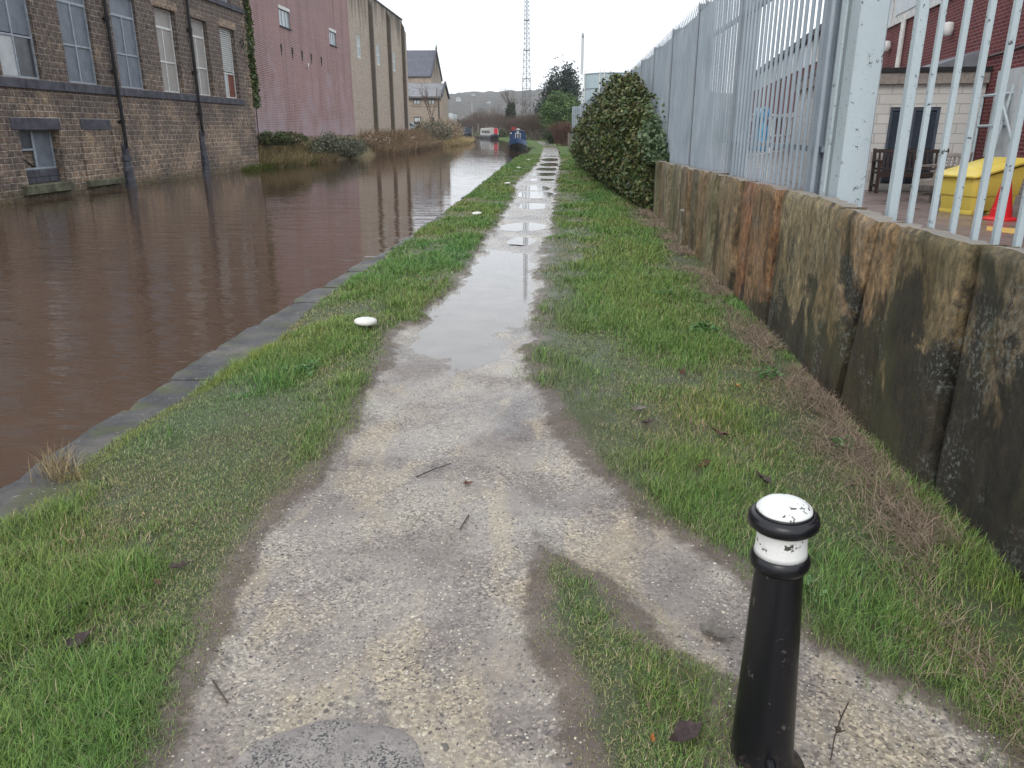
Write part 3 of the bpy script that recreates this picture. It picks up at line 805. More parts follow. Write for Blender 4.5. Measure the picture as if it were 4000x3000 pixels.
# ================================================================== MILL (left)
def facade(mb, X, y0, y1, z0, z1, holes, depth):
    """wall plane x=X facing +x, with rectangular openings (ya,yb,za,zb)"""
    ysb = sorted({y0, y1, *[h[0] for h in holes], *[h[1] for h in holes]})
    zsb = sorted({z0, z1, *[h[2] for h in holes], *[h[3] for h in holes]})
    for a, b in zip(ysb[:-1], ysb[1:]):
        for c, d in zip(zsb[:-1], zsb[1:]):
            m, n_ = (a + b) / 2, (c + d) / 2
            if any(h[0] < m < h[1] and h[2] < n_ < h[3] for h in holes): continue
            mb.quad((X, a, c), (X, b, c), (X, b, d), (X, a, d))
    for (a, b, c, d) in holes:
        Xd = X - depth
        mb.quad((X, a, c), (X, a, d), (Xd, a, d), (Xd, a, c))
        mb.quad((X, b, c), (Xd, b, c), (Xd, b, d), (X, b, d))
        mb.quad((X, a, c), (Xd, a, c), (Xd, b, c), (X, b, c))
        mb.quad((X, a, d), (X, b, d), (Xd, b, d), (Xd, a, d))
        mb.quad((Xd, a, c), (Xd, a, d), (Xd, b, d), (Xd, b, c))
mill = thing("stone_mill", "soot-darkened stone mill with tall boarded windows rising out of the canal", "mill building", (-16, 30, WZ))
MX = -16.0
tops = []
wy = [(16.9, 18.75), (20.2, 22.05), (23.5, 25.35), (26.78, 28.6), (30.05, 31.9), (33.45, 35.3), (36.65, 38.5), (39.93, 41.78)]
up = [(a, b, 3.37, 6.62) for a, b in wy]
up2 = [(a, b, 7.8, 10.9) for a, b in wy]
basem = [(23.7, 25.7, .24, 1.89), (27.02, 28.85, .2, 1.89), (20.4, 22.2, .24, 1.89)]
mb = MB()
facade(mb, MX, 10, 43.45, -1.0, 12.4, up + up2 + [basem[0], basem[2]], .34)
mb.quad((MX, 43.45, -1), (MX - 14, 43.45, -1), (MX - 14, 43.45, 12.4), (MX, 43.45, 12.4))
mb.quad((MX, 10, -1), (MX, 10, 12.4), (MX - 14, 10, 12.4), (MX - 14, 10, -1))
mb.build("wall", M['mill'], mill, True)
mb = MB(); mb.add([(MX + .3, 9.7, 12.4), (MX + .3, 43.7, 12.4), (MX - 7, 43.7, 16), (MX - 7, 9.7, 16), (MX - 14.3, 9.7, 12.4), (MX - 14.3, 43.7, 12.4)], [(0, 1, 2, 3), (3, 2, 5, 4), (0, 3, 4), (1, 5, 2), (0, 4, 5, 1)])
mb.build("roof", M['slate'], mill, True)
rng = random.Random(3)
mb = MB(); y = 10
while y < 42.2:
    L = rng.uniform(1.3, 2.3); y2 = min(y + L, 42.2)
    mb.cham(MX - .05, MX + .07 + rng.uniform(-.006, .006), y, y2 - .012, 3.08, 3.34, .012); y = y2
mb.build("string_course", M['lintel'], mill, True)
mb = MB(); y = 10
while y < 43.44:
    L = rng.uniform(1.3, 2.3); y2 = min(y + L, 43.5)
    mb.cham(MX - .05, MX + .09, y, y2 - .012, 7.56, 7.79, .012); y = y2
mb.build("string_course", M['lintel'], mill, True)
def mill_window(a, b, z0, z1, fm, pm, style=0, reveal=.2):
    f = MB(); X = MX - reveal; t = .06
    f.box(X - .06, X, a, a + t, z0, z1); f.box(X - .06, X, b - t, b, z0, z1)
    f.box(X - .055, X - .003, a + t, b - t, z0, z0 + t); f.box(X - .055, X - .003, a + t, b - t, z1 - t, z1)
    H_ = z1 - z0; m = (a + b) / 2
    if style in (0, 1):
        f.box(X - .05, X - .006, a + t, b - t, z0 + H_ * .37 - .03, z0 + H_ * .37 + .03)
        f.box(X - .05, X - .006, a + t, b - t, z0 + H_ * .78 - .045, z0 + H_ * .78 + .045)
        f.box(X - .045, X - .009, m - .03, m + .03, z0 + t, z0 + H_ * .78 - .045)
    elif style == 2:
        f.box(X - .05, X - .006, a + t, b - t, z0 + H_ * .36 - .035, z0 + H_ * .36 + .035)
        f.box(X - .045, X - .009, m - .03, m + .03, z0 + t, z0 + H_ * .36 - .035)
    elif style == 3:
        f.box(X - .045, X - .009, m - .05, m + .05, z0 + t, z1 - t)
        f.box(X - .05, X - .006, a + t, m - .05, z0 + H_ * .5 - .03, z0 + H_ * .5 + .03)
    o = f.build("window", fm, mill, True)
    p = MB(); Xp = X - .04
    def ch(mb_, nm, mt, **k):
        q = mb_.build(nm, mt, None, False, **k)
        q.parent = o; q.location = -Vector(mill.location) - Vector(o.location) + Vector((0, 0, 0)); q.location = (0, 0, 0)
        for v_ in q.data.vertices: v_.co = v_.co - Vector(mill.location)
        return q
    if style == 2:
        for k in range(20):
            z = z0 + H_ * .385 + k * (H_ * .595 / 20)
            p.add([(Xp - .05, a + t, z + .09), (Xp - .05, b - t, z + .09), (Xp + .05, b - t, z), (Xp + .05, a + t, z), (Xp + .05, a + t, z + .02), (Xp + .05, b - t, z + .02), (Xp - .05, b - t, z + .11), (Xp - .05, a + t, z + .11)],
                  [(0, 1, 2, 3), (3, 2, 5, 4), (4, 5, 6, 7), (0, 3, 4, 7), (1, 6, 5, 2)])
        ch(p, "louvre", M['winwhite'])
        p = MB(); p.box(Xp - .03, Xp, (a + b) / 2 + .03, b - t, z0 + t, z0 + H_ * .35); ch(p, "panel", M['rustboard'])
        p = MB(); p.box(Xp - .03, Xp, a + t, (a + b) / 2 - .03, z0 + t, z0 + H_ * .35); ch(p, "panel", M['paleboard'])
        p = MB(); p.box(Xp - .1, Xp - .07, a + t, b - t, z0 + H_ * .37, z1 - t); ch(p, "pane", M['darkpane'])
    elif style == 1:
        p.box(Xp - .03, Xp, a + t, b - t, z0 + H_ * .39, z1 - t); ch(p, "pane", pm)
        p = MB(); p.box(Xp - .03, Xp, a + t, m - .03, z0 + t, z0 + H_ * .36); ch(p, "panel", M['paleboard'])
        p = MB(); p.box(Xp - .03, Xp, m + .03, b - t, z0 + t, z0 + H_ * .36); ch(p, "pane", M['darkpane'])
    elif style == 3:
        p.box(Xp - .03, Xp, m + .05, b - t, z0 + t, z1 - t); ch(p, "pane", pm)
        p = MB(); p.box(Xp - .03, Xp, a + t, m - .05, z0 + H_ * .5 + .03, z1 - t); ch(p, "pane", M['darkpane'])
        p = MB(); p.box(Xp - .2, Xp - .16, a + t, m - .05, z0 + t, z0 + H_ * .5 - .03); p.tube((Xp - .02, a + t, z0 + H_ * .45), (Xp - .02, m - .08, z0 + t), .02); ch(p, "panel", M['iron'])
    else:
        p.box(Xp - .03, Xp, a + t, b - t, z0 + t, z1 - t); ch(p, "pane", pm)
    return o
lab = {2: "grey framed window behind mesh with a white lower panel"}
for i, (a, b, c, d) in enumerate(up):
    gm = i < 5
    st = 1 if i == 2 else (2 if i == 7 else 0)
    mill_window(a, b, c, d, M['wingrey'] if gm else M['winwhite'], M['guard'] if gm else M['board'], st, .10 if gm else .2)
for (a, b, c, d) in up2: mill_window(a, b, c, d, M['winwhite'], M['guard'], 0)
for (a, b, c, d) in (basem[0], basem[2]): mill_window(a + .05, b - .05, c + .43, d, M['wingrey'], M['guard'], 3, .26)
for (a, b) in [(23.4, 25.8), (26.98, 28.87), (20.2, 22.4)]:
    mb = MB(); mb.cham(MX - .1, MX + .035, a, b, 1.88, 2.22, .015); mb.build("lintel", M['lintel'], mill, True)
for (a, b, z0, z1) in [(23.35, 25.85, -.02, .25), (26.75, 29.05, -.01, .19)]:
    mb = MB(); mb.cham(MX - .1, MX + .17, a, b, z0, z1, .03); mb.build("sill", M['mossstone'], mill, True)
mb = MB()
for k, (a, b) in enumerate([(23.8, 24.4), (24.42, 25.1), (25.12, 25.66)]): mb.cham(MX - .3, MX - .2, a, b, .26, .44, .02)
for k, (a, b) in enumerate([(23.74, 24.6), (24.62, 25.66)]): mb.cham(MX - .32, MX - .19, a, b, .45, .66, .02)
mb.build("infill_stones", M['lintel'], mill, True)
# blocked window: shallow recess outline in the masonry
mb = MB()
for (a, b, c, d) in [(26.85, 27.02, .2, 1.88), (28.85, 29.02, .2, 1.88)]:
    mb = MB()
    for z in np.arange(c, d - .1, .28): mb.cham(MX - .02, MX + .055, a, b, z, z + .265, .015)
    mb.build("jamb_stones", M['quoin'], mill, True)
for i, (a, b, c, d) in enumerate(up):
    mb = MB(); mb.box(MX - .05, MX + .012, a - .25, b + .25, d + .003, d + .34); mb.build("lintel", M['quoin'], mill, True)
mb = MB(); k = 0
for z in np.arange(-.2, 12.2, .42):
    L = .55 if k % 2 else .32; k += 1
    mb.cham(MX - .2, MX + .04, 43.46 - L, 43.47, z, z + .405, .02)
mb.build("quoins", M['quoin'], mill, True)
for (y, zb) in [(29.55, 1.2), (36.4, 1.6)]:
    mb = MB(); mb.tube((MX + .12, y, zb), (MX + .12, y, 12.3), .07, .07, 10)
    for z in np.arange(zb + .9, 12, 1.75):
        mb.tube((MX + .12, y, z), (MX + .12, y, z + .12), .092, .092, 10); mb.box(MX - .02, MX + .1, y - .14, y + .14, z + .02, z + .08)
    mb.build("drainpipe", M['iron'], mill, True, smooth=2)
    mb = MB(); zz = -.5; k = 0
    while zz < zb:
        wd_ = rng.uniform(.2, .3) - .06 * (zz + .5) / (zb + .5)
        mb.cham(MX - .05, MX + .17 - .07 * (zz + .5) / (zb + .5) + rng.uniform(-.02, .02), y - wd_, y + wd_, zz, zz + .2, .03); zz += .21; k += 1
    mb.build("pipe_footing", M['lintel'], mill, True)
# mooring ring + wall boss
mb = MB()
for k in range(16):
    a, b = 2 * math.pi * k / 16, 2 * math.pi * (k + 1) / 16
    mb.tube((MX + .06, 42.6 + .18 * math.cos(a), 6.1 + .18 * math.sin(a)), (MX + .06, 42.6 + .18 * math.cos(b), 6.1 + .18 * math.sin(b)), .025, .025, 5)
mb.build("wall_ring", M['iron'], mill, True)

# ================================================================== RED + BUFF BUILDINGS
red = thing("brick_warehouse", "faded red brick warehouse wall with two small high windows behind the reeds", "warehouse", (-16.6, 56, 1))
RX = -16.6
mb = MB()
rw = [(50.95, 53.0, 7.93, 8.9), (62.3, 64.2, 7.95, 8.9), (43.9, 45.4, 8.3, 9.9)]
facade(mb, RX, 43.3, 68.6, .6, 15.5, rw, .12)
mb.quad((RX, 68.6, .6), (RX - 14, 68.6, .6), (RX - 14, 68.6, 15.5), (RX, 68.6, 15.5))
mb.quad((RX, 43.3, 15.5), (RX, 68.6, 15.5), (RX - 14, 68.6, 15.5), (RX - 14, 43.3, 15.5))
mb.quad((RX, 43.3, .6), (RX, 43.3, 15.5), (RX - 14, 43.3, 15.5), (RX - 14, 43.3, .6))
mb.build("wall", M['red'], red, True)
for (a, b, c, d) in rw:
    mb = MB(); X = RX - .05
    mb.box(X - .05, X, a, a + .06, c, d); mb.box(X - .05, X, b - .06, b, c, d); mb.box(X - .05, X - .003, a, b, c, c + .06)
    for k in (1, 2): mb.box(X - .045, X - .006, a + (b - a) * k / 3 - .02, a + (b - a) * k / 3 + .02, c + .06, d)
    fr = mb.build("window", M['wingrey'], red, True)
    mb = MB(); mb.box(X - .07, X - .03, a + .06, b - .06, c + .06, d); p = mb.build("pane", M['glassblock'], red, True)
    p.parent = fr; p.location = (0, 0, 0)
for (a, b, c, d) in rw[:2]:
    mb = MB(); mb.box(RX - .05, RX + .03, a - .05, b + .05, d + .002, d + .2); mb.build("lintel", M['winwhite'], red, True)
    mb = MB(); mb.box(RX - .05, RX + .08, a - .05, b + .08, c - .07, c - .003); mb.build("sill", M['lintel'], red, True)
for y in (50.8, 52.95, 55.0, 57.1, 59.6):
    mb = MB(); mb.box(RX - .1, RX + .06, y - .07, y + .09, 6.45, 6.85); mb.box(RX - .1, RX + .03, y - .03, y + .05, 6.2, 6.45); mb.build("beam_end", M['iron'], red, True)
mb = MB(); mb.box(RX - .05, RX + .12, 43.6, 68.6, .6, 1.42); mb.build("plinth", M['quoin'], red, True)
mb = MB(); mb.path([(RX + .03, 56, 5.7), (RX + .1, 55.9, 5.95), (RX + .05, 56.2, 6.15)], .04); mb.build("bracket", M['winwhite'], red, True)
buff = thing("stone_warehouse", "buff stone warehouse with stained pilasters and three white sash windows", "warehouse", (-16.6, 81, 1))
YX = -16.62
yw = [(71.1, 72.7, 7.75, 9.6), (79.1, 80.75, 7.75, 9.6), (87.2, 88.8, 7.75, 9.6)]
mb = MB(); facade(mb, YX, 68.62, 93.6, .6, 13.4, yw, .2)
mb.quad((YX, 93.6, .6), (YX - 14, 93.6, .6), (YX - 14, 93.6, 13.4), (YX, 93.6, 13.4))
mb.quad((YX, 68.62, 13.4), (YX, 93.6, 13.4), (YX - 14, 93.6, 13.4), (YX - 14, 68.62, 13.4))
mb.build("wall", M['yellow'], buff, True)
for (a, b, c, d) in yw:
    mb = MB(); X = YX - .04; t_ = .13; m = (c + d) / 2
    mb.box(X - .06, X, a, a + t_, c, d); mb.box(X - .06, X, b - t_, b, c, d); mb.box(X - .055, X - .003, a, b, c, c + t_); mb.box(X - .055, X - .003, a, b, d - t_, d)
    mb.box(X - .05, X - .006, a, b, m - .05, m + .05); mb.box(X - .045, X - .009, (a + b) / 2 - .04, (a + b) / 2 + .04, c, d)
    fr = mb.build("window", M['winwhite'], buff, True)
    mb = MB(); mb.box(X - .09, X - .05, a + .05, b - .05, c + .05, d - .05); p = mb.build("pane", M['glassblock'], buff, True); p.parent = fr; p.location = (0, 0, 0)
for y in (76.4, 84.7, 92.75):
    mb = MB(); mb.box(YX - .02, YX + .33, y, y + .42, .6, 12.6)
    mb.add([(YX, y, 12.6), (YX + .33, y, 12.6), (YX + .33, y + .42, 12.6), (YX, y + .42, 12.6), (YX, y, 13.2), (YX, y + .42, 13.2)], [(0, 1, 4), (1, 2, 5, 4), (2, 3, 5)])
    mb.build("pilaster", M['pilaster'], buff, True)
mb = MB(); mb.box(YX - .3, YX + .08, 68.7, 93.7, 13.403, 13.53); mb.build("coping", M['lintel'], buff, True)
mb = MB(); mb.box(YX - .3, YX + .26, 93.61, 94.5, .6, 12.2)
mb.add([(YX - .3, 93.61, 12.2), (YX + .26, 93.61, 12.2), (YX + .26, 94.5, 12.2), (YX - .3, 94.5, 12.2), (YX - .3, 93.61, 13.3)], [(0, 1, 4), (1, 2, 4), (2, 3, 4), (3, 0, 4)])
mb.build("end_pier", M['yellow'], buff, True)

# ================================================================== CHURCH-LIKE HALL, COTTAGE
def gable_house(name, label, cat, x0, x1, y0, y1, zb, ze, zr, wm, rm, over=.25):
    t = thing(name, label, cat, ((x0 + x1) / 2, (y0 + y1) / 2, zb)); ym = (y0 + y1) / 2
    mb = MB(); mb.quad((x0, y0, zb), (x1, y0, zb), (x1, y0, ze), (x0, y0, ze)); mb.quad((x1, y1, zb), (x0, y1, zb), (x0, y1, ze), (x1, y1, ze))
    mb.add([(x1, y0, zb), (x1, y1, zb), (x1, y1, ze), (x1, ym, zr), (x1, y0, ze)], [(0, 1, 2, 3, 4)])
    mb.add([(x0, y0, zb), (x0, y1, zb), (x0, y1, ze), (x0, ym, zr), (x0, y0, ze)], [(4, 3, 2, 1, 0)])
    mb.build("wall", wm, t, True)
    mb = MB(); k = .18
    sl_ = (zr - ze) / (ym - y0)
    mb.add([(x0, y0 - over, ze - over * sl_ + .05), (x1 - .05, y0 - over, ze - over * sl_ + .05), (x1 - .05, ym, zr + .05), (x0, ym, zr + .05),
            (x0, y0 - over, ze - over * sl_ + .05 + k), (x1 - .05, y0 - over, ze - over * sl_ + .05 + k), (x1 - .05, ym, zr + .05 + k), (x0, ym, zr + .05 + k)],
           [(0, 3, 2, 1), (4, 5, 6, 7), (0, 1, 5, 4), (1, 2, 6, 5), (0, 4, 7, 3)])
    mb.add([(x0, y1 + over, ze - over * sl_ + .05), (x1 - .05, y1 + over, ze - over * sl_ + .05), (x1 - .05, ym, zr + .06), (x0, ym, zr + .06),
            (x0, y1 + over, ze - over * sl_ + .05 + k), (x1 - .05, y1 + over, ze - over * sl_ + .05 + k), (x1 - .05, ym, zr + .06 + k), (x0, ym, zr + .06 + k)],
           [(0, 1, 2, 3), (4, 7, 6, 5), (0, 4, 5, 1), (1, 5, 6, 2)])
    mb.build("roof", rm, t, True)
    # raised gable coping on the right end
    mb = MB()
    for s_ in (-1, 1):
        ye = ym + s_ * (ym - y0 + .3)
        mb.add([(x1 - .04, ye, ze - .3 * sl_ + .1), (x1 + .22, ye, ze - .3 * sl_ + .1), (x1 + .22, ym, zr + .15), (x1 - .04, ym, zr + .15),
                (x1 - .04, ye, ze - .3 * sl_ + .45), (x1 + .22, ye, ze - .3 * sl_ + .45), (x1 + .22, ym, zr + .5), (x1 - .04, ym, zr + .5)],
               [(0, 1, 2, 3), (4, 5, 6, 7), (0, 1, 5, 4), (1, 2, 6, 5), (0, 3, 7, 4)])
    mb.build("gable_coping", M['lintel'], t, True)
    return t
hall = gable_house("church_hall", "tall stone hall with steep dark ribbed roof and thin finial", "hall", -42, -21.7, 150, 164.5, 1, 11, 15.8, M['cottage'], M['tile'], .3)
mb = MB(); mb.tube((-21.6, 157.3, 16.2), (-21.6, 157.3, 17.0), .22, .06, 6); mb.tube((-21.6, 157.3, 16.9), (-21.6, 157.3, 18.6), .06, .03, 5); mb.build("finial", M['iron'], hall, True)
mb = MB(); mb.add([(-27, 147.5, 8.6), (-24.6, 147.5, 8.6), (-24.6, 150, 9.7), (-27, 150, 9.7), (-42, 147.5, 8.6), (-42, 150, 9.7)], [(0, 1, 2, 3), (4, 0, 3, 5)]); mb.box(-42, -24.6, 147.6, 149.9, 1, 8.55); mb.build("side_aisle", M['tile'], hall, True)
cot = gable_house("stone_cottage", "small two storey stone cottage with grey slate roof beside a bare young tree", "cottage", -27, -15.9, 120, 128, .9, 6.35, 8.2, M['cottage'], M['slate'], .3)
YF = 120
def cot_win(x0, x1, z0, z1, nm="window"):
    mb = MB(); t_ = .09
    mb.box(x0, x0 + t_, YF - .06, YF + .05, z0, z1); mb.box(x1 - t_, x1, YF - .06, YF + .05, z0, z1)
    mb.box(x0 + t_, x1 - t_, YF - .055, YF + .05, z0, z0 + t_); mb.box(x0 + t_, x1 - t_, YF - .055, YF + .05, z1 - t_, z1)
    mb.box((x0 + x1) / 2 - .05, (x0 + x1) / 2 + .05, YF - .05, YF + .05, z0 + t_, z1 - t_)
    f = mb.build(nm, M['darkpane'], cot, True)
    mb = MB(); mb.box(x0 + t_, x1 - t_, YF - .03, YF - .005, z0 + t_, z1 - t_); p = mb.build("pane", M['paleboard'], cot, True); p.parent = f; p.location = (0, 0, 0)
    mb = MB(); mb.box(x0 - .15, x1 + .15, YF - .12, YF - .004, z0 - .22, z0 - .02); mb.build("sill", M['cottage'], cot, True)
cot_win(-20.1, -19.05, 5.33, 6.02); cot_win(-17.93, -16.88, 5.33, 6.02)
mb = MB(); mb.box(-20.1, -19.05, YF - .05, YF + .05, 1.3, 3.6); d = mb.build("doorway", M['darkpane'], cot, True)
mb = MB(); mb.box(-20.0, -19.15, YF - .08, YF - .055, 2.9, 3.45); mb.build("fanlight", M['paleboard'], cot, True)
mb = MB(); mb.box(-17.75, -17.1, YF - .05, YF + .05, 2.3, 3.5); mb.build("window", M['darkpane'], cot, True)
mb = MB(); mb.tube((-16.35, YF - .1, .9), (-16.35, YF - .1, 6.1), .07, .07, 6); mb.build("drainpipe", M['iron'], cot, True)
mb = MB(); mb.box(-27, -16, YF - .32, YF - .2, 6.0, 6.13); mb.build("gutter", M['iron'], cot, True)
# ================================================================== CAR
M['carpaint'] = simple("pale_blue_car_paint", (.36, .46, .50), .25, .08, 3, .5)
M['carglass'] = simple("car_glass", (.03, .04, .045), .08, .1, 3, .6)
M['tyre'] = simple("tyre_rubber", (.02, .02, .02), .8, .2, 9)
M['chrome'] = simple("silver_trim", (.5, .5, .52), .3, .1, 5, .5, .6)
def car(x, y, z, rz):
    c = thing("parked_car", "pale blue hatchback parked in front of the stone cottage", "car", (x, y, z), rz)
    prof = [(-2.0, .35), (-2.05, .6), (-1.95, .88), (-1.1, .98), (-.45, 1.42), (.9, 1.47), (1.65, 1.1), (1.95, .95), (2.02, .55), (1.95, .32)]
    rings = []
    for (w_, k) in ((-.84, .97), (-.80, 1.0), (0, 1.0), (.80, 1.0), (.84, .97)):
        rings.append([(px * k, w_ * (1 - .14 * max(0, (pz - .95) / .5)), .33 + (pz - .33) * k) for px, pz in prof])
    MB().loft(rings).build("body", M['carpaint'], c, smooth=2)
    for s_ in (-1, 1):
        MB().prism([(-.95, 1.0), (-.42, 1.36), (.15, 1.39), (.15, .98)], 0, .01, lambda u, v, t, s_=s_: (u, s_ * (.845 - .12 * max(0, (v - .95) / .5) + t), v)).build("window", M['carglass'], c)
        MB().prism([(.22, .98), (.22, 1.39), (.88, 1.40), (1.4, 1.08), (1.4, .98)], 0, .01, lambda u, v, t, s_=s_: (u, s_ * (.845 - .12 * max(0, (v - .95) / .5) + t), v)).build("window", M['carglass'], c)
        for px in (-1.28, 1.25):
            m = MB(); m.tube((px, s_ * .66, .31), (px, s_ * .86, .31), .31, .31, 16); wv = m.build("wheel", M['tyre'], c)
            m = MB(); m.tube((px, s_ * .85, .31), (px, s_ * .87, .31), .19, .18, 12); q = m.build("rim", M['chrome'], c); q.parent = wv
        m = MB(); m.box(-2.04, -1.9, s_ * .5 - .14, s_ * .5 + .14, .64, .78); m.build("headlight", M['chrome'], c)
    MB().add([(-1.12, -.66, 1.0), (-1.12, .66, 1.0), (-.5, .6, 1.41), (-.5, -.6, 1.41)], [(0, 1, 2, 3)]).build("windscreen", M['carglass'], c)
    return c
car(-20.3, 112.5, 1.32, R(8))
mb = MB(); mb.cham(-.35, .35, -.4, .4, 0, 1.05, .05)
bn = thing("wheelie_bin", "grey wheeled bin beside the car in front of the cottage", "bin", (-17.4, 115.5, 1.3)); mb.build("body", M['wingrey'], bn)
mb = MB(); mb.cham(-.38, .38, -.44, .42, 1.06, 1.16, .03); mb.build("lid", M['lintel'], bn)
mb = MB(); mb.tube((-17.5, 100.2, 1.0), (-17.3, 100.2, 3.3), .07, .06, 6); tag(mb.build("leaning_post", M['wingrey'], origin=(-17.5, 100.2, 1)), "thin grey leaning post standing by the parked car", "post")
mb = MB()
for k in range(9): mb.tube((-18.6 + k * .2, 101, 1.1), (-18.6 + k * .2, 101, 2.2), .02, .02, 4)
mb.tube((-18.7, 101, 2.15), (-16.9, 101, 2.15), .03); mb.tube((-18.7, 101, 1.3), (-16.9, 101, 1.3), .03)
tag(mb.build("railing", M['iron'], origin=(-17.8, 101, 1.1)), "short dark railing at the end of the buff warehouse", "railing")

# ================================================================== VEGETATION HELPERS
def leaves(name, m, C, size, cols, rseed, up_bias=.25, parent=None, origin=(0, 0, 0), asp=.75):
    """C (n,3) centres, folded diamond leaves"""
    r = np.random.RandomState(rseed); n = len(C)
    nrm = r.normal(0, 1, (n, 3)); nrm[:, 2] += up_bias * 3; nrm /= np.linalg.norm(nrm, axis=1)[:, None]
    a = r.normal(0, 1, (n, 3)); a -= (a * nrm).sum(1)[:, None] * nrm; a /= np.linalg.norm(a, axis=1)[:, None]
    b = np.cross(nrm, a)
    s = (size * r.uniform(.6, 1.35, n))[:, None] if np.ndim(size) == 0 else (size * r.uniform(.6, 1.35, n))[:, None]
    V = np.empty((n, 4, 3), dtype=np.float32)
    V[:, 0] = C - a * s * .5; V[:, 1] = C + b * s * .5 * asp + nrm * s * .1 - a * s * .08; V[:, 2] = C + a * s * .55; V[:, 3] = C - b * s * .5 * asp + nrm * s * .1 - a * s * .08
    q = np.arange(n)[:, None] * 4
    F = np.concatenate([q + np.array([0, 1, 2]), q + np.array([0, 2, 3])], 1).reshape(-1)
    return npmesh(name, V.reshape(-1, 3), F, 3, m, np.repeat(cols[:, None, :], 4, 1).reshape(-1, 3), parent=parent, origin=origin)
def cpal(n, pal_, r, j=.25):
    p = np.array(pal_); return p[r.randint(0, len(p), n)] * r.uniform(1 - j, 1 + j, n)[:, None]
def twigs(mb, rg, p, d, L, r, depth, spread=.55, n=2, up_=.12):
    q = p + d * L
    mid = p + d * L * .5 + Vector((rg.uniform(-1, 1), rg.uniform(-1, 1), rg.uniform(-.4, .6))) * L * .06
    mb.tube(p, mid, r, r * .85, 4 if depth > 2 else 3, False); mb.tube(mid, q, r * .85, r * .68, 4 if depth > 2 else 3, False)
    if depth <= 0: return
    for k in range(n + (rg.random() < .55)):
        nd = (d + Vector((rg.uniform(-1, 1), rg.uniform(-1, 1), rg.uniform(-.6, .8))) * spread + Vector((0, 0, up_))).normalized()
        twigs(mb, rg, mid if rg.random() < .25 else q, nd, L * rg.uniform(.62, .85), r * .62, depth - 1, spread, n, up_)
def bare_tree(name, label, cat, loc, h, seed, depth=6, spread=.6, group=None, m='twig', stems=1, n=2, r0=None, up_=.12):
    t = thing(name, label, cat, loc, 0, group); rg = random.Random(seed)
    tr = MB(); cr = MB(); r0 = r0 or h * .018
    for k in range(stems):
        b = Vector((rg.uniform(-1, 1) * .05 * h * (stems > 1), rg.uniform(-1, 1) * .05 * h * (stems > 1), -.2))
        d = Vector((rg.uniform(-.3, .3) * (stems > 1), rg.uniform(-.3, .3) * (stems > 1), 1)).normalized()
        th = h * (.28 if stems == 1 else .12)
        e = b + d * th; tr.tube(b, e, r0, r0 * .75, 7)
        for j in range(3 if stems == 1 else 2):
            nd = (d + Vector((rg.uniform(-1, 1), rg.uniform(-1, 1), .3)) * spread).normalized()
            twigs(cr, rg, e, nd, h * .24, r0 * .6, depth - 1, spread, n, up_)
    tr.build("trunk", M['bark'], t); cr.build("crown", M[m], t)
    return t

# ivy down the mill corner
r = np.random.RandomState(5); n = 2600
z = 3.0 + 5.6 * r.uniform(0, 1, n); C = np.stack([RX + .75 - np.abs(r.normal(0, .12, n)), 43.75 + r.normal(0, .22, n) + .12 * np.sin(z * 2), z], -1)
t = thing("ivy_vine", "green ivy hanging down between the mill corner and the red brick wall", "ivy", (RX + .6, 43.75, 3))
o = leaves("foliage", M['ivy'], C, .16, cpal(n, [(.06, .10, .025), (.10, .14, .04), (.14, .16, .05), (.05, .06, .03)], r), 6, parent=t)
o.location = -Vector(t.location)
mb = MB(); mb.path([(RX + .62, 43.75, 1.3), (RX + .62, 43.8, 3), (RX + .64, 43.7, 5), (RX + .62, 43.8, 8.3)], .03); mb.build("stem", M['bark'], t, True)

# --- left bank planting
def bankz(x, y):
    e = ip(y, XL) - x; hh_ = np.where(y < 130, 1.3, .8)
    return np.interp(e, [0, .5, 1, 1.5, 2.4], [-.6, -.05, .45, 1.0, 1.3]) * hh_ / 1.3
def reeds(name, label, ya, yb, xa, xb, n, h0, h1, pal_, seed, wk=.012, tip=None, green=0):
    r = np.random.RandomState(seed); y = r.uniform(ya, yb, n); e = xa + (xb - xa) * r.uniform(0, 1, n) ** 1.3
    x = ip(y, XL) - e; z = np.maximum(bankz(x, y), WZ - .02)
    den = fbm(y * .9, e * 2, seed) > .36
    x, y, z, e = x[den], y[den], z[den], e[den]; n = len(x)
    h = r.uniform(h0, h1, n)
    o = blades(name, M['straw'], x, y, z, h, r.uniform(.7, 1.3, n) * wk * (1 + (y - 43) * .012), cpal(n, pal_, r), r.uniform(.35, 1.15, n), seed + 1, az=r.normal(-.3, 1.0, n))
    return tag(o, label, "reeds", kind="stuff")
TAN = [(.50, .39, .22), (.42, .32, .17), (.58, .47, .29), (.32, .26, .13)]
BRN = [(.36, .26, .18), (.28, .20, .14), (.45, .34, .23), (.20, .15, .11)]
reeds("bank_grass", "bright green grass at the foot of the mill corner by the water", 40, 50, -.25, .4, 2600, .18, .5, [(.10, .19, .03), (.17, .22, .05), (.22, .2, .07)], 31, .02)
reeds("dry_reeds", "tan dead reeds drooping into the canal below the red brick wall", 43.5, 54, -.25, 1.5, 5200, .45, 1.0, TAN + [(.14, .17, .05)], 33, .022)
reeds("dry_reeds", "brown dead reeds along the waterline below the buff warehouse", 66, 97, -.5, 1.9, 9000, .6, 1.3, BRN + TAN[:1], 35, .024)
reeds("dry_reeds", "tan reed bed reaching into the canal where it bends", 96, 140, -1.2, 1.8, 8000, .5, 1.1, TAN, 37, .03)
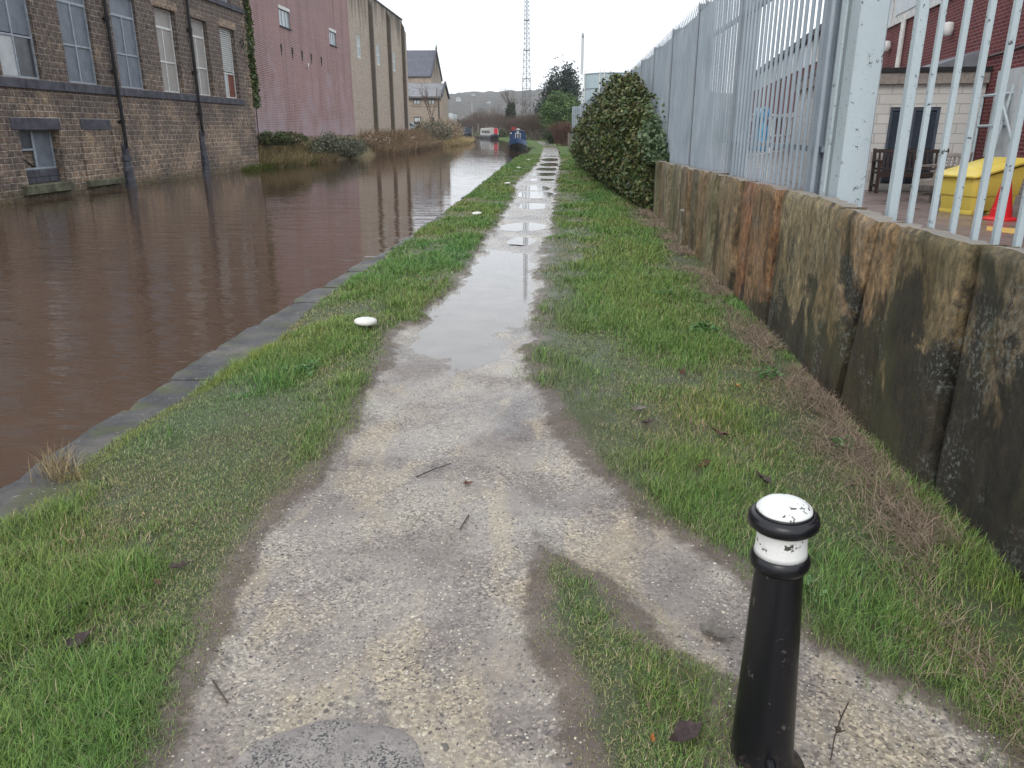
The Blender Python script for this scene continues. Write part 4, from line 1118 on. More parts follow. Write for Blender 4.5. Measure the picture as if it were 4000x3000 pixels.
def bush(name, label, cat, c, rad, n, size, pal_, seed, group=None, twn=26, tm='twig', dead=.0):
    """rounded shrub of leaf clumps on woody stems; rad=(rx,ry,rz) c=base centre"""
    r = np.random.RandomState(seed); rg = random.Random(seed)
    t = thing(name, label, cat, c, 0, group)
    k = max(10, int(n / 70)); u = r.normal(0, 1, (k, 3)); u /= np.linalg.norm(u, axis=1)[:, None]
    u *= (r.uniform(.25, 1, k) ** .4)[:, None]; u[:, 2] = u[:, 2] * .5 + .5
    cc = u * np.array([rad[0], rad[1], rad[2]])
    pts = cc[r.randint(0, k, n)] + r.normal(0, 1, (n, 3)) * np.array(rad) * .13
    pts[:, 2] = np.abs(pts[:, 2])
    lum = r.uniform(.7, 1.3, k)
    leaves("foliage", M['leafy'], pts, size, cpal(n, pal_, r), seed + 1, parent=t).location = (0, 0, 0)
    mb = MB()
    for j in range(twn):
        a = rg.uniform(0, 6.28); d = Vector((math.cos(a) * rad[0], math.sin(a) * rad[1], rad[2] * rg.uniform(.6, 1.6))).normalized()
        twigs(mb, rg, Vector((rg.uniform(-.3, .3) * rad[0], rg.uniform(-.3, .3) * rad[1], 0)), d, rad[2] * .42, max(.012, rad[2] * .012), 3, .5)
    mb.build("stems", M[tm], t)
    return t
GG = [(.14, .155, .10), (.18, .19, .13), (.09, .10, .06), (.22, .21, .15)]
GR = [(.06, .10, .03), (.09, .13, .04), (.04, .06, .02), (.13, .13, .05)]
bush("bramble_bush", "dark green bramble bush beside the mill corner under the red wall", "bush", (-15.7, 45.6, 1.0), (.8, 1.4, .75), 2200, .11, GR, 41)
bush("bramble_bush", "low brown and green bramble bush left of the grey bramble on the red wall", "bush", (-15.8, 49.5, 1.1), (.8, 1.5, .55), 1800, .12, GR + BRN[:1], 42)
bush("bramble_bush", "large grey-green bramble trailing over the bank into the water", "bush", (-15.0, 54.5, .2), (.9, 3.6, 1.2), 5200, .12, GG, 43, twn=60)
bush("bramble_bush", "grey bramble tangle hanging in front of the low mossy wall", "bush", (-14.9, 60, -.1), (.9, 3.2, 1.2), 3600, .12, GG, 44, twn=50)
bush("bramble_bush", "brown withered bramble under the corner of the buff warehouse", "bush", (-15.2, 70, .4), (1.2, 5.0, 1.0), 3200, .15, BRN, 45, twn=50)
bush("bramble_bush", "brown withered bramble at the foot of the stained pilasters", "bush", (-15.2, 82, .6), (1.2, 6.5, .9), 3200, .17, BRN, 46, twn=50)
bush("bramble_bush", "broad grey-brown thicket in front of the parked car", "bush", (-14.6, 101, .5), (2.2, 5.5, 2.1), 6500, .17, GG + BRN[:2], 47, twn=90)
bush("bramble_bush", "grey-brown thicket at the point of the bank under the cottage", "bush", (-14.6, 112, .3), (1.8, 6, 2.6), 5200, .18, BRN + GG[:1], 48, twn=90)
bush("bramble_bush", "olive thicket just past the cottage corner", "bush", (-15.6, 128, .4), (2.0, 7, 2.3), 3600, .2, BRN + GG[:1], 49, twn=60)
# low mossy wall
t = MB(); rg = random.Random(8)
for k in range(4):
    y = 56.5
    while y < 67:
        L = rg.uniform(.35, .8); t.cham(-15.75, -15.35 + rg.uniform(-.02, .03), y, y + L - .015, .05 + k * .26, .3 + k * .26, .02); y += L
tag(t.build("low_wall", M['mossstone'], origin=(-15.5, 61, 0)), "low mossy dry stone wall half hidden by brambles under the red wall", "wall")
bare_tree("young_tree", "slender bare young tree in front of the stone cottage", "tree", (-16.6, 114.5, 1.1), 6.6, 61, 6, .42, r0=.11, up_=.3)

# ================================================================== RIGHT: slab wall
wall = thing("slab_wall", "leaning retaining wall of upright stained stone slabs along the towpath", "retaining wall", (2.1, 6, 0))
def slab(y0, y1, ztop, tint, seed, lean=.0, skew=0.0, skew2=0.0, thick=.16, out=0.0):
    ny = max(5, int((y1 - y0) / (.035 if y1 < 9 else .08))); nz = max(14, int(ztop / (.035 if y1 < 9 else .08)))
    yy = np.linspace(0, 1, ny); zz = np.linspace(0, 1, nz)
    Yg, Zg = np.meshgrid(yy, zz)
    gp = .04 if y1 < 9.5 else .055
    Wd = (y1 - y0) - gp
    tp = ztop - .015 + (fbm(yy * Wd * 5 + seed, yy * 0, seed) - .5) * .035 - .016 * np.abs(yy - .5) ** 3 * 8
    Z = -.12 + Zg * (tp[None, :] + .12)
    Y = y0 + gp / 2 + Yg * Wd + (skew + (skew2 - skew) * Yg) * (1 - Zg) + (fbm(Zg * 4 + seed, Yg * 0, seed + 3) - .5) * .05 * np.sign(Yg - .5) * (np.abs(Yg - .5) > .49)
    dsp = (fbm(Y * 2.4, Z * 1.1 + seed, seed + 5) - .5) * .035 + (fbm(Y * 9, Z * 6, seed + 6) - .5) * .012
    crn = np.maximum(np.abs(Yg - .5) * 2, Zg * .999)
    rnd = np.clip((crn - .96) / .04, 0, 1) ** 2 * .03
    Xb = 1.98 + .027 * Y - out * 1.6 - .02 * math.sin(seed * 1.7)
    X = Xb + lean * (Z - .0) + dsp + rnd
    V = [np.stack([X, Y, Z], -1).reshape(-1, 3)]
    i = np.arange(nz - 1)[:, None] * ny + np.arange(ny - 1)[None, :]
    F = [np.stack([i, i + ny, i + ny + 1, i + 1], -1).reshape(-1, 4)]
    # back ring for top and sides
    def rim(idx, rev):
        base = sum(len(a) for a in V); P0 = V[0][idx]; P1 = P0.copy(); P1[:, 0] = Xb.reshape(-1)[idx] + lean * P0[:, 2] + thick + .02 * np.sin(P0[:, 1] * 31)
        P1[:, 2] -= .012 * (idx[0] >= (nz - 1) * ny); V.append(P1); m_ = len(idx)
        a = idx[:-1]; b = idx[1:]; c = base + np.arange(1, m_); d = base + np.arange(m_ - 1)
        q = np.stack([a, b, c, d], -1); F.append(q[:, ::-1] if rev else q)
    rim((nz - 1) * ny + np.arange(ny), True); rim(np.arange(nz) * ny, False); rim(np.arange(nz) * ny + ny - 1, True)
    o = npmesh("stone_slab", np.concatenate(V), np.concatenate(F).reshape(-1), 4, M['flag'], smooth=False, parent=wall)
    o.location = -Vector(wall.location)
    for p in o.data.polygons: p.use_smooth = True
    md = o.modifiers.new("es", 'EDGE_SPLIT'); md.split_angle = R(50)
    o.color = (*tint, 1)
    return o
GRN = (.85, .92, .75); RST = (1.15, .80, .62); OCH = (1.02, .93, .78); GRY = (1.0, 1.05, 1.0); DRK = (.62, .6, .55); TNB = (1.05, .9, .75)
jl = [(1.0, 2.0, 1.38, DRK, 0, 0), (2.0, 2.9, 1.385, DRK, .1, .02), (2.9, 3.9, 1.39, (.75, .72, .66), .02, .0), (3.9, 4.74, 1.375, (.85, .78, .62), .0, .02), (4.74, 5.05, 1.36, (1.1, .9, .7), .05, 0), (5.05, 5.87, 1.37, (1.2, 1.0, .82), .38, .015),
      (5.87, 7.5, 1.385, (1.1, 1.08, .9), .48, .0), (7.55, 8.5, 1.375, RST, .06, .03), (8.5, 9.25, 1.36, (1.2, .74, .56), .05, 0), (9.25, 9.98, 1.355, TNB, .05, .02), (9.98, 10.6, 1.345, OCH, .05, 0),
      (10.6, 11.15, 1.34, GRN, .05, .03), (11.15, 11.8, 1.335, OCH, .05, 0), (11.8, 12.4, 1.32, TNB, .05, .02), (12.4, 13.0, 1.315, DRK, 0, 0), (13.0, 13.65, 1.305, TNB, 0, .03), (13.65, 14.3, 1.29, DRK, 0, 0), (14.3, 15.0, 1.285, GRY, .05, .02),
      (15.0, 15.8, 1.275, GRN, 0, 0), (15.8, 16.6, 1.26, GRY, .05, .03), (16.6, 17.4, 1.25, TNB, 0, 0), (17.4, 18.2, 1.24, GRN, 0, .03), (18.2, 19.1, 1.22, DRK, 0, 0), (19.1, 20, 1.2, TNB, 0, .02), (20, 21, 1.17, DRK, 0, 0), (21, 22.2, 1.15, TNB, 0, 0)]
for i, (a, b, z, tn, sk, out) in enumerate(jl): slab(a, b, z, tn, 100 + i * 3, .0, sk, jl[i + 1][4] if i + 1 < len(jl) else 0, .19, out)
mb = MB(); mb.box(2.30, 2.5, .5, 22.2, -.3, 1.15); mb.v = [(x + .027 * y - .06, y, z) for x, y, z in mb.v]
mb.build("core", M['fill'], wall, True)
mb = MB(); mb.cham(2.22, 2.32, 13.1, 13.35, -.05, .62, .02); tag(mb.build("stub_post", M['flag'], origin=(2.27, 13.2, 0)), "short dark stone stub leaning against the slab wall", "stone post")

# ================================================================== YARD
th = R(8.7); AX = Vector((math.sin(th), math.cos(th), 0)); BX = Vector((math.cos(th), -math.sin(th), 0))
Q0 = Vector((9.12, 17.60, .6))
mb = MB(); mb.add([(2.35, -8, .6), (60, -8, .6), (60, 80, .6), (3.15, 80, .6), (3.15, 32, .6), (2.35, -8, -.5), (3.15, 32, -.5), (3.15, 80, -.5)], [(0, 1, 2, 3, 4), (0, 4, 6, 5), (4, 3, 7, 6)])
mb.build("yard_paving", M['paving'], kind="structure")
FM = Matrix(((BX.x, AX.x, 0, Q0.x), (BX.y, AX.y, 0, Q0.y), (0, 0, 1, 0), (0, 0, 0, 1)))   # local: x right, y away, z world
school = thing("brick_building", "dark red brick building with high white window band behind the fence", "building", (Q0.x, Q0.y, .6))
def bl(mb_, nm, m_, par=school, **k):
    return mb_.build(nm, m_, par, True, **k)
mb = MB(); mb.M = FM
def wq(x, a, b, c, d): mb.quad((x, a, c), (x, a, d), (x, b, d), (x, b, c))
for (a, b, c, d) in [(-14, 8.7, .6, 9), (8.7, 64, .6, 4.93)]: wq(0, a, b, c, d)
wq(.12, 8.7, 64, 4.93, 6.1)
mb.quad((0, 8.7, 4.93), (0, 8.7, 9), (6, 8.7, 9), (6, 8.7, 4.93))
mb.quad((0, 64, .6), (0, 64, 6.1), (12, 64, 6.1), (12, 64, .6)); mb.quad((0, 8.7, 6.2), (0, 64, 6.2), (12, 64, 6.2), (12, 8.7, 6.2)); mb.quad((0, -14, 9), (0, 8.7, 9), (12, 8.7, 9), (12, -14, 9))
bl(mb, "wall", M['yardbrick'])
mb = MB(); mb.M = FM; mb.box(-.25, 1, 8.75, 64.2, 6.05, 6.32); bl(mb, "fascia", M['lintel'])
mb = MB(); mb.M = FM; mb.box(-.06, .1, 1.2, 64, 4.86, 4.93 + .02)
mb.box(-.05, .1, 1.2, 8.65, 4.95, 6.3)
bl(mb, "window_surround", M['winwhite'])
for k in range(12):
    a = 9 + k * 4.5
    mb = MB(); mb.M = FM; mb.box(0.02, .1, a, a + 4.3, 4.97, 6.0); f = bl(mb, "window", M['glassblock'])
    mb = MB(); mb.M = FM
    for j in range(4): mb.box(-.01, .05, a + j * 1.43 - .03, a + j * 1.43 + .05, 4.97, 6.02)
    p = bl(mb, "glazing_bars", M['winwhite']); p.parent = f; p.location = (0, 0, 0)
for k in range(3):
    mb = MB(); mb.M = FM; mb.box(-.07, -.052, 1.4 + k * 2.4, 3.5 + k * 2.4, 5.1, 6.2); bl(mb, "window", M['glassblock'])
mb = MB(); mb.M = FM; mb.tube((-.09, 7.1, .6), (-.09, 7.1, 5), .07, .07, 8); bl(mb, "drainpipe", M['winwhite'])
for (a, z) in ((2.87, 4.15), (8.63, 4.3)):
    mb = MB(); mb.M = FM; mb.lathe([(.02, -.16), (.12, -.14), (.14, 0), (.12, .14), (.02, .16)], (-.12, a, z), 12); bl(mb, "wall_lamp", M['winwhite'], smooth=True)
mb = MB(); mb.M = FM; mb.path([(-.03, -4, 3.5), (-.03, -1, 3.35), (-.03, 1, 3.3), (-.03, 3, 3.33)], .02, 5); bl(mb, "cable", M['iron'])
mb = MB(); mb.M = FM; mb.box(-.05, .02, -1.75, -.6, 1.35, 3.0); bl(mb, "door", M['paleboard'])
mb = MB(); mb.M = FM; mb.box(-.5, -.01, 8.9, 62, 2.5, 2.68); bl(mb, "canopy", M['block'])
# shed
shed = thing("block_shed", "flat roofed white painted block shed with dark louvred door", "shed", tuple(Q0))
mb = MB(); mb.M = FM
SX0, SX1 = -3.28, -.02
L0, L1 = -1.82, -.82
for (a, b, c, d) in [(SX0, L0, .6, 2.82), (L1, SX1, .6, 2.82), (L0, L1, 2.34, 2.82), (L0, L1, .6, .75)]: mb.quad((a, 0, c), (b, 0, c), (b, 0, d), (a, 0, d))
mb.quad((SX0, 0, .6), (SX0, 0, 2.82), (SX0, 3.4, 2.82), (SX0, 3.4, .6)); mb.quad((SX0, 3.4, .6), (SX0, 3.4, 2.82), (SX1, 3.4, 2.82), (SX1, 3.4, .6))
for (a, b) in ((L0, L0), (L1, L1)): mb.quad((a, 0, .75), (b, .12, .75), (b, .12, 2.34), (a, 0, 2.34))
mb.quad((L0, 0, 2.34), (L1, 0, 2.34), (L1, .12, 2.34), (L0, .12, 2.34))
bl(mb, "wall", M['block'], shed)
mb = MB(); mb.M = FM; mb.box(SX0 - .1, SX1, -.12, 3.5, 2.80, 3.02); bl(mb, "fascia", M['greywood'], shed)
mb = MB(); mb.M = FM; mb.box(SX0 - .12, SX1 + .01, -.15, 3.52, 3.022, 3.12); bl(mb, "roof", M['iron'], shed)
mb = MB(); mb.M = FM; mb.add([(-1.2, .5, 3.1), (-.02, .5, 3.1), (-.02, .5, 3.5), (-1.2, 3.4, 3.1), (-.02, 3.4, 3.1), (-.02, 3.4, 3.5)], [(0, 1, 2), (3, 5, 4), (0, 2, 5, 3)]); bl(mb, "flashing", M['metalroof'], shed)
mb = MB(); mb.M = FM
mb.box(L0, L0 + .06, .02, .09, .75, 2.33); mb.box(L1 - .06, L1, .02, .09, .75, 2.33); mb.box(L0 + .06, L1 - .06, .02, .088, 2.27, 2.33); mb.box((L0 + L1) / 2 - .02, (L0 + L1) / 2 + .02, .02, .088, .75, 2.27)
k = .8
while k < 2.25:
    mb.add([(L0 + .06, .03, k), (L1 - .06, .03, k), (L1 - .06, .075, k + .04), (L0 + .06, .075, k + .04)], [(0, 1, 2, 3)]); k += .044
mb.box(L0, L1, .1, .115, .75, 2.34)
bl(mb, "louvred_door", M['louvre'], shed)
mb = MB(); mb.M = FM; mb.box(SX0 + .15, SX0 + .95, -.03, -.005, .62, 2.5); bl(mb, "door", M['greywood'], shed)
# bench
def bench(label, W, m, loc, rz, kind="bench", group=None, arms=True):
    t = thing(kind, label, "bench" if W > 1 else "chair", loc, rz, group)
    mb = MB()
    for k in range(4): mb.cham(-W / 2, W / 2, -.26 + k * .125, -.16 + k * .125, .40, .425, .004)
    mb.box(-W / 2, W / 2, -.275, -.262, .33, .42); mb.build("seat", m, t)
    mb = MB(); mb.M = Matrix.Translation((0, .24, .42)) @ Matrix.Rotation(R(-10), 4, 'X')
    mb.cham(-W / 2, W / 2, -.02, .02, .40, .47, .008); mb.box(-W / 2, W / 2, -.018, .018, .04, .08)
    n_ = int(W / .085)
    for k in range(n_):
        x = -W / 2 + .05 + k * (W - .1) / (n_ - 1); mb.box(x - .022, x + .022, -.009, .009, .081, .399)
    mb.build("backrest", m, t)
    for s_ in (-1, 1):
        mb = MB(); x = s_ * (W / 2 - .03); mb.box(x - .032, x + .032, -.31, -.25, 0, .64); mb.build("leg", m, t)
        mb = MB(); mb.add([(x - .03, .2, 0), (x + .03, .2, 0), (x + .03, .26, 0), (x - .03, .26, 0), (x - .03, .21, .42), (x + .03, .21, .42), (x + .03, .27, .42), (x - .03, .27, .42), (x - .03, .30, .9), (x + .03, .30, .9), (x + .03, .35, .9), (x - .03, .35, .9)],
            [(0, 3, 2, 1), (0, 1, 5, 4), (1, 2, 6, 5), (2, 3, 7, 6), (3, 0, 4, 7), (4, 5, 9, 8), (5, 6, 10, 9), (6, 7, 11, 10), (7, 4, 8, 11), (8, 9, 10, 11)]); mb.build("leg", m, t)
        mb = MB(); mb.cham(x - .04, x + .04, -.33, .28, .64, .675, .006); mb.build("armrest", m, t)
        mb = MB(); mb.box(x - .02, x + .02, -.25, .2, .12, .17); mb.build("stretcher", m, t)
    return t
p = Q0 + BX * (-1.35) + AX * (-.55)
bench("dark wooden slatted bench against the white block shed under the louvred door", 1.5, M['benchwood'], (p.x, p.y, .6), -th)
bench("weathered grey wooden armchair beside the yellow grit bin", .62, M['greywood'], (7.1, 14.75, .6), R(-62), "garden_chair")
# slatted lounger propped up
t = thing("folding_seat", "pale slatted seat back leaning behind the yellow grit bin", "folding chair", (7.75, 15.6, .6), R(-10))
mb = MB(); mb.M = Matrix.Rotation(R(-20), 4, 'X')
for k in range(9): mb.box(-.2, .2, -.012, .012, .3 + k * .06, .335 + k * .06)
mb.build("slats", M['paleboard'], t)
mb = MB(); mb.M = Matrix.Rotation(R(-20), 4, 'X')
for s_ in (-1, 1): mb.box(s_ * .225 - .022, s_ * .225 + .022, -.02, .02, 0, .86)
mb.build("frame", M['greywood'], t)
# grit bin
t = thing("grit_bin", "yellow plastic grit bin with sloping lid and a white notice", "grit bin", (6.98, 13.15, .6), R(-68))
mb = MB()
W, D = .38, .52
def rr(w_, d_, z, y_=0, c=.05): return [(-w_ + c, -d_ + y_, z), (w_ - c, -d_ + y_, z), (w_, -d_ + c + y_, z), (w_, d_ - c + y_, z), (w_ - c, d_ + y_, z), (-w_ + c, d_ + y_, z), (-w_, d_ - c + y_, z), (-w_, -d_ + c + y_, z)]
mb.loft([rr(W * .86, D * .86, .06), rr(W * .89, D * .9, .27), rr(W * .93, D * .94, .29), rr(W * .97, D * 1.0, .56)])
for x in (-.36, 0, .36): mb.box(-W * .8, W * .8, x - .09, x + .09, 0, .065)
mb.build("body", M['yellowp'], t, smooth=2, bevel=.008)
mb = MB(); mb.add([(-W * .95, -D * .96, .561), (W * .95, -D * .96, .561), (W * .95, D * .96, .561), (-W * .95, D * .96, .561), (-W * .95, D * .96, .75), (W * .95, D * .96, .75)], [(0, 3, 2, 1), (2, 3, 4, 5), (0, 4, 3), (1, 2, 5)])
mb.build("hopper", M['yellowp'], t)
mb = MB(); mb.M = Matrix.Translation((0, -.55, .57)) @ Matrix.Rotation(R(12), 4, 'X')
mb.loft([rr(W * 1.08, D * 1.15, 0, .57), rr(W * 1.08, D * 1.15, .035, .57), rr(W * .9, D * .97, .07, .57)])
mb.loft([rr(W * .6, D * .8, .065, .6), rr(W * .5, D * .7, .10, .6)])
mb.build("lid", M['yellowp'], t, smooth=2, bevel=.01)
mb = MB(); mb.box(-W * 1.0, -W * .975, .18, .44, .33, .66); nn = mb.build("notice", M['paleboard'], t)
mb = MB(); mb.box(-W * 1.012, -W * 1.0, .24, .36, .42, .58); q = mb.build("picture", simple("notice_picture", (.06, .2, .27), .5, .3, 20), t); q.parent = nn
# cone
t = thing("traffic_cone", "plain red plastic traffic cone standing right of the grit bin", "traffic cone", (6.78, 12.05, .6))
mb = MB(); mb.lathe([(.225, 0), (.23, .02), (.20, .045), (.15, .055)], n=24); mb.build("base", M['redp'], t, smooth=2)
mb = MB(); mb.lathe([(.15, .055), (.14, .17), (.132, .175), (.045, .66), (.05, .665), (.05, .70), (.035, .705), (.032, .75), (.02, .75)], n=24); mb.build("body", M['redp'], t, smooth=2)
mb = MB(); mb.add([(5.9, 10.75, .606), (6.15, 11.2, .606), (6.55, 10.75, .606), (6.25, 10.1, .606), (5.9, 10.75, .6), (6.15, 11.2, .6), (6.55, 10.75, .6), (6.25, 10.1, .6)], [(0, 3, 2, 1), (0, 1, 5, 4), (1, 2, 6, 5), (2, 3, 7, 6), (3, 0, 4, 7)])
tag(mb.build("rubber_mat", M['mat'], origin=(6.2, 10.7, .6)), "flat orange-yellow mat lying on the paving by the cone", "mat")
# yellow handrail + steps
t = thing("step_handrail", "yellow metal handrail beside the steps on the right", "handrail", (8.3, 12.9, .6))
mb = MB(); mb.tube((0, 0, 0), (0, 0, 1.35), .035, .035, 8); mb.tube((.9, -.5, .3), (.9, -.5, 1.6), .035, .035, 8); mb.build("post", M['yellowp'], t)
mb = MB(); mb.tube((-.01, 0, 1.33), (.9, -.5, 1.33), .035, .035, 8); mb.tube((-.01, 0, .62), (.9, -.5, .45), .035, .035, 8); mb.build("rail", M['yellowp'], t)
mb = MB()
for k in range(4): mb.cham(8.5 + k * .02, 10.3, 12.5 + k * .35, 16.5, .6 + k * .17, .76 + k * .17, .01)
tag(mb.build("steps", M['greywood'], origin=(9.3, 14, .6)), "worn stone steps up to the brick building door", "steps")
t = thing("ramp_railing", "grey metal railing frame in front of the brick building corner", "railing", (Q0.x, Q0.y, .6))
mb = MB(); mb.M = FM
for (a, b, c, d) in [((-.25, -.6, 1.2), (-.25, -.6, 2.55), 0, 0), ((.1, -2.2, 1.2), (.1, -2.2, 2.6), 0, 0), ((-.22, -1.5, 1.2), (-.05, -1.5, 2.7), 0, 0)]: mb.tube(a, b, .028, .028, 6)
mb.build("post", M['greypaint'], t, True)
mb = MB(); mb.M = FM
for z in (2.53, 1.95): mb.tube((-.25, -.6, z), (.1, -2.2, z + .03), .028, .028, 6)
mb.tube((-.2, -1.5, 2.4), (.1, -2.0, 1.25), .03, .03, 6); mb.build("rail", M['greypaint'], t, True)
# distant railing and blue sheet in the yard
t = thing("yard_railing", "white tubular railing across the yard seen through the palisade", "railing", (5.0, 20, .6))
for k in range(9):
    mb = MB(); mb.tube((3.6 + k * .42, 16.5 + k * .9, .6), (3.6 + k * .42, 16.5 + k * .9, 2.25), .03, .03, 6); mb.build("post", M['winwhite'], t, True)
for z in (1.3, 1.72, 2.2):
    mb = MB(); mb.tube((3.6, 16.5, z), (3.6 + 8 * .42, 16.5 + 7.2, z), .03, .03, 6); mb.build("rail", M['winwhite'], t, True)
r = random.Random(5); rings = []
for k in range(9):
    z = 1.45 + k * .11; w_ = .30 - .02 * k + .05 * math.sin(k * 2.1)
    rings.append([(4.45 + w_ * .45 * math.cos(a) * (1 + .2 * math.sin(3 * a + k)), 17.3 + w_ * 1.5 * math.sin(a) + .05 * k * math.cos(5 * a), z) for a in [2 * math.pi * j / 14 for j in range(14)]])
tag(MB().loft(rings).build("blue_sheet", M['blue'], smooth=True, origin=(4.45, 17.3, 1.45)), "crumpled bright blue plastic sheet hung on the yard railing", "plastic sheet")

# ================================================================== FENCES
fx = lambda y: float(ip(y, FX)) + .04
pal_f = thing("palisade_fence", "tall galvanised steel palisade fence standing on the slab wall", "fence", (2.44, 7.3, .6))
def pale_mesh():
    mb = MB(); prof = [(-.035, 0), (-.026, -.004), (-.014, -.022), (-.006, -.022), (0, -.012), (.006, -.022), (.014, -.022), (.026, -.004), (.035, 0)]
    back = [(u, v + .003) for u, v in prof[::-1]]
    pts = prof + back
    zt = 3.12
    mb.prism(pts, 0, zt, lambda u, v, t: (v, u, t))
    for (a, b, ox, oy) in [(-.035, -.008, -.07, -.03), (.008, .035, -.07, .03), (-.011, .011, .05, 0)]:
        mb.add([(-.012, a, zt), (-.012, b, zt), (-.009, b, zt), (-.009, a, zt), (-.012 + ox * .5, a + oy * .5, zt + .11), (-.012 + ox * .5, b + oy * .5, zt + .11), (-.009 + ox * .5, b + oy * .5, zt + .11), (-.009 + ox * .5, a + oy * .5, zt + .11), (-.01 + ox, (a + b) / 2 + oy, zt + .20)],
               [(0, 1, 5, 4), (2, 3, 7, 6), (1, 2, 6, 5), (3, 0, 4, 7), (4, 5, 8), (5, 6, 8), (6, 7, 8), (7, 4, 8)])
    return mb
proto = pale_mesh().build("pale", M['galv'], pal_f)
ysp = list(np.arange(7.5, 76.5, .205)); far = MB(); cnt = 0; rg = random.Random(1)
for k, y in enumerate(ysp):
    x = fx(y) - .03; z0 = .75
    if cnt < 99:
        o = proto if cnt == 0 else proto.copy()
        if cnt: COL.objects.link(o); o.parent = pal_f
        o.location = Vector((x, y, z0 + rg.uniform(-.006, .006))) - Vector(pal_f.location); o.rotation_euler = (rg.uniform(-.003, .003), 0, -math.atan((fx(y + .5) - fx(y)) / .5) + rg.uniform(-.03, .03)); cnt += 1
    else:
        zb = z0 if y < 36 else z0 - .0
        far.M = Matrix.Translation((x, y, zb + (.25 if 38 < y < 48 else 0)))
        pm = pale_mesh(); far.add(pm.v, pm.f)
far.build("pales", M['galv'], pal_f, True, kind="stuff")
for z in (1.72, 3.36):
    mb = MB(); segs = [7.3, 12, 17, 22, 27, 32, 37, 43, 52, 60, 68, 77]
    for a, b in zip(segs[:-1], segs[1:]):
        xa, xb = fx(a), fx(b)
        mb.add([(xa, a, z - .025), (xa + .05, a, z - .025), (xb + .05, b, z - .025), (xb, b, z - .025), (xa, a, z + .03), (xa + .05, a, z + .03), (xb + .05, b, z + .03), (xb, b, z + .03)], [(0, 3, 2, 1), (4, 5, 6, 7), (0, 1, 5, 4), (1, 2, 6, 5), (3, 0, 4, 7), (2, 3, 7, 6)])
    mb.build("rail", M['galv'], pal_f, True)
for y in [7.6, 11.35, 15.15, 18.85, 22.85, 26.9, 31.3, 35.3, 39.3, 43.3, 47.3, 51.3, 55.3, 59.3, 63.3, 67.3, 71.3, 75.3]:
    x = fx(y); mb = MB()
    mb.box(x + .052, x + .16, y - .028, y + .028, .6, 4.03); mb.box(x + .048, x + .055, y - .05, y + .05, .6, 4.06); mb.box(x - .075, x - .068, y - .05, y + .05, .62, 4.02); mb.box(x - .068, x + .047, y - .004, y + .004, .62, 4.0)
    mb.build("post", M['galv'], pal_f, True)
mb = MB(); x = 2.2
for k in range(5): mb.box(2.14 + k * .17, 2.28 + k * .17, 77.0, 77.02, .3, 3.9)
mb.box(2.1, 3.0, 77.03, 77.08, .9, 1.0); mb.box(2.1, 3.0, 77.03, 77.08, 3.2, 3.3)
mb.build("end_panel", M['galv'], pal_f, True)
bars = thing("bar_fence", "pale grey painted fence of square bars with a broad chipped gate post", "fence", (2.42, 6, .6))
mb = MB(); mb.cham(2.44, 2.665, 6.78, 7.02, .55, 4.6, .012); mb.build("gate_post", M['greypaint'], bars, True)
mb = MB(); mb.cham(2.405, 2.43, 7.03, 7.13, .55, 4.6, .006); mb.box(2.43, 2.56, 7.06, 7.1, .55, 4.6); mb.build("gate_stile", M['greypaint'], bars, True)
mb = MB(); mb.cham(2.42, 2.485, 5.68, 5.75, .55, 4.3, .006); mb.build("end_bar", M['greypaint'], bars, True)
b0_ = None
for y in (5.40, 5.09, 4.82, 4.565, 4.35, 4.145, 3.965, 3.8, 3.64, 3.48):
    if b0_ is None:
        mb = MB(); mb.cham(-.017, .017, -.017, .017, -.1, 3.4, .003); b0_ = o = mb.build("bar", M['greypaint'], bars)
    else: o = b0_.copy(); COL.objects.link(o); o.parent = bars
    o.location = (.025 + (5.4 - y) * .0, y - 6, 0.05)
mb = MB(); mb.cham(2.43, 2.47, 3.3, 6.76, 3.9, 3.95, .004); mb.cham(2.43, 2.47, 3.3, 6.76, .7, .75, .004); mb.build("rail", M['greypaint'], bars, True)

# ================================================================== IVY HEDGE
hedge = thing("ivy_bush", "large ivy-smothered bush bulging over the wall and palisade", "bush", (2.3, 27, 0))
r = np.random.RandomState(3); n = 72000
# hull: profile along y
HY = [(18.9, 0.02), (19.6, .25), (21, .55), (24, .9), (30, 1.15), (38, 1.2), (44, 1.05), (47, .2)]    # reach towards the path
HZ = [(18.9, 1.1), (19.8, 1.75), (21.2, 2.45), (23, 3.0), (25, 3.2), (30, 2.7), (36, 2.3), (44, 2.05), (47, 1.1)]
u = r.uniform(0, 1, n); y = 18.9 + 28 * u ** 1.5
a = r.uniform(-.1, math.pi * .97, n)
bul = 1 + .34 * (fbm(y * 1.3, a * 2.6, 15) - .5) * 2 + .22 * (fbm(y * 4, a * 7, 16) - .5) * 2
rx = ip(y, HY); rz = ip(y, HZ)
X = 2.66 - (rx + .12) * np.abs(np.sin(a)) ** .75 * bul
Z = rz * (.5 - .52 * np.cos(np.clip(a * 1.08, 0, math.pi))) * (1 + (bul - 1) * np.clip((a - .9) / .8, 0, 1) * .55)
Z_ = 0; dep = r.normal(.07, .11, n); X = X + dep * .8; Z = Z - dep * .4
Z = np.clip(Z, .02, 5)
C = np.stack([X, y + r.normal(0, .06, n), Z], -1)
cl = cpal(n, [(.06, .09, .025), (.09, .125, .035), (.13, .15, .05), (.035, .06, .018), (.10, .085, .035), (.16, .165, .06), (.045, .08, .03)], r) * (.75 + .6 * fbm(y * 1.7, Z * 1.7, 17))[:, None]
low = np.clip((.95 - Z) / .6, 0, 1)[:, None] * .0
o = leaves("foliage", M['ivy'], C, .102, cl * .9, 8, parent=hedge); o.location = -Vector(hedge.location)
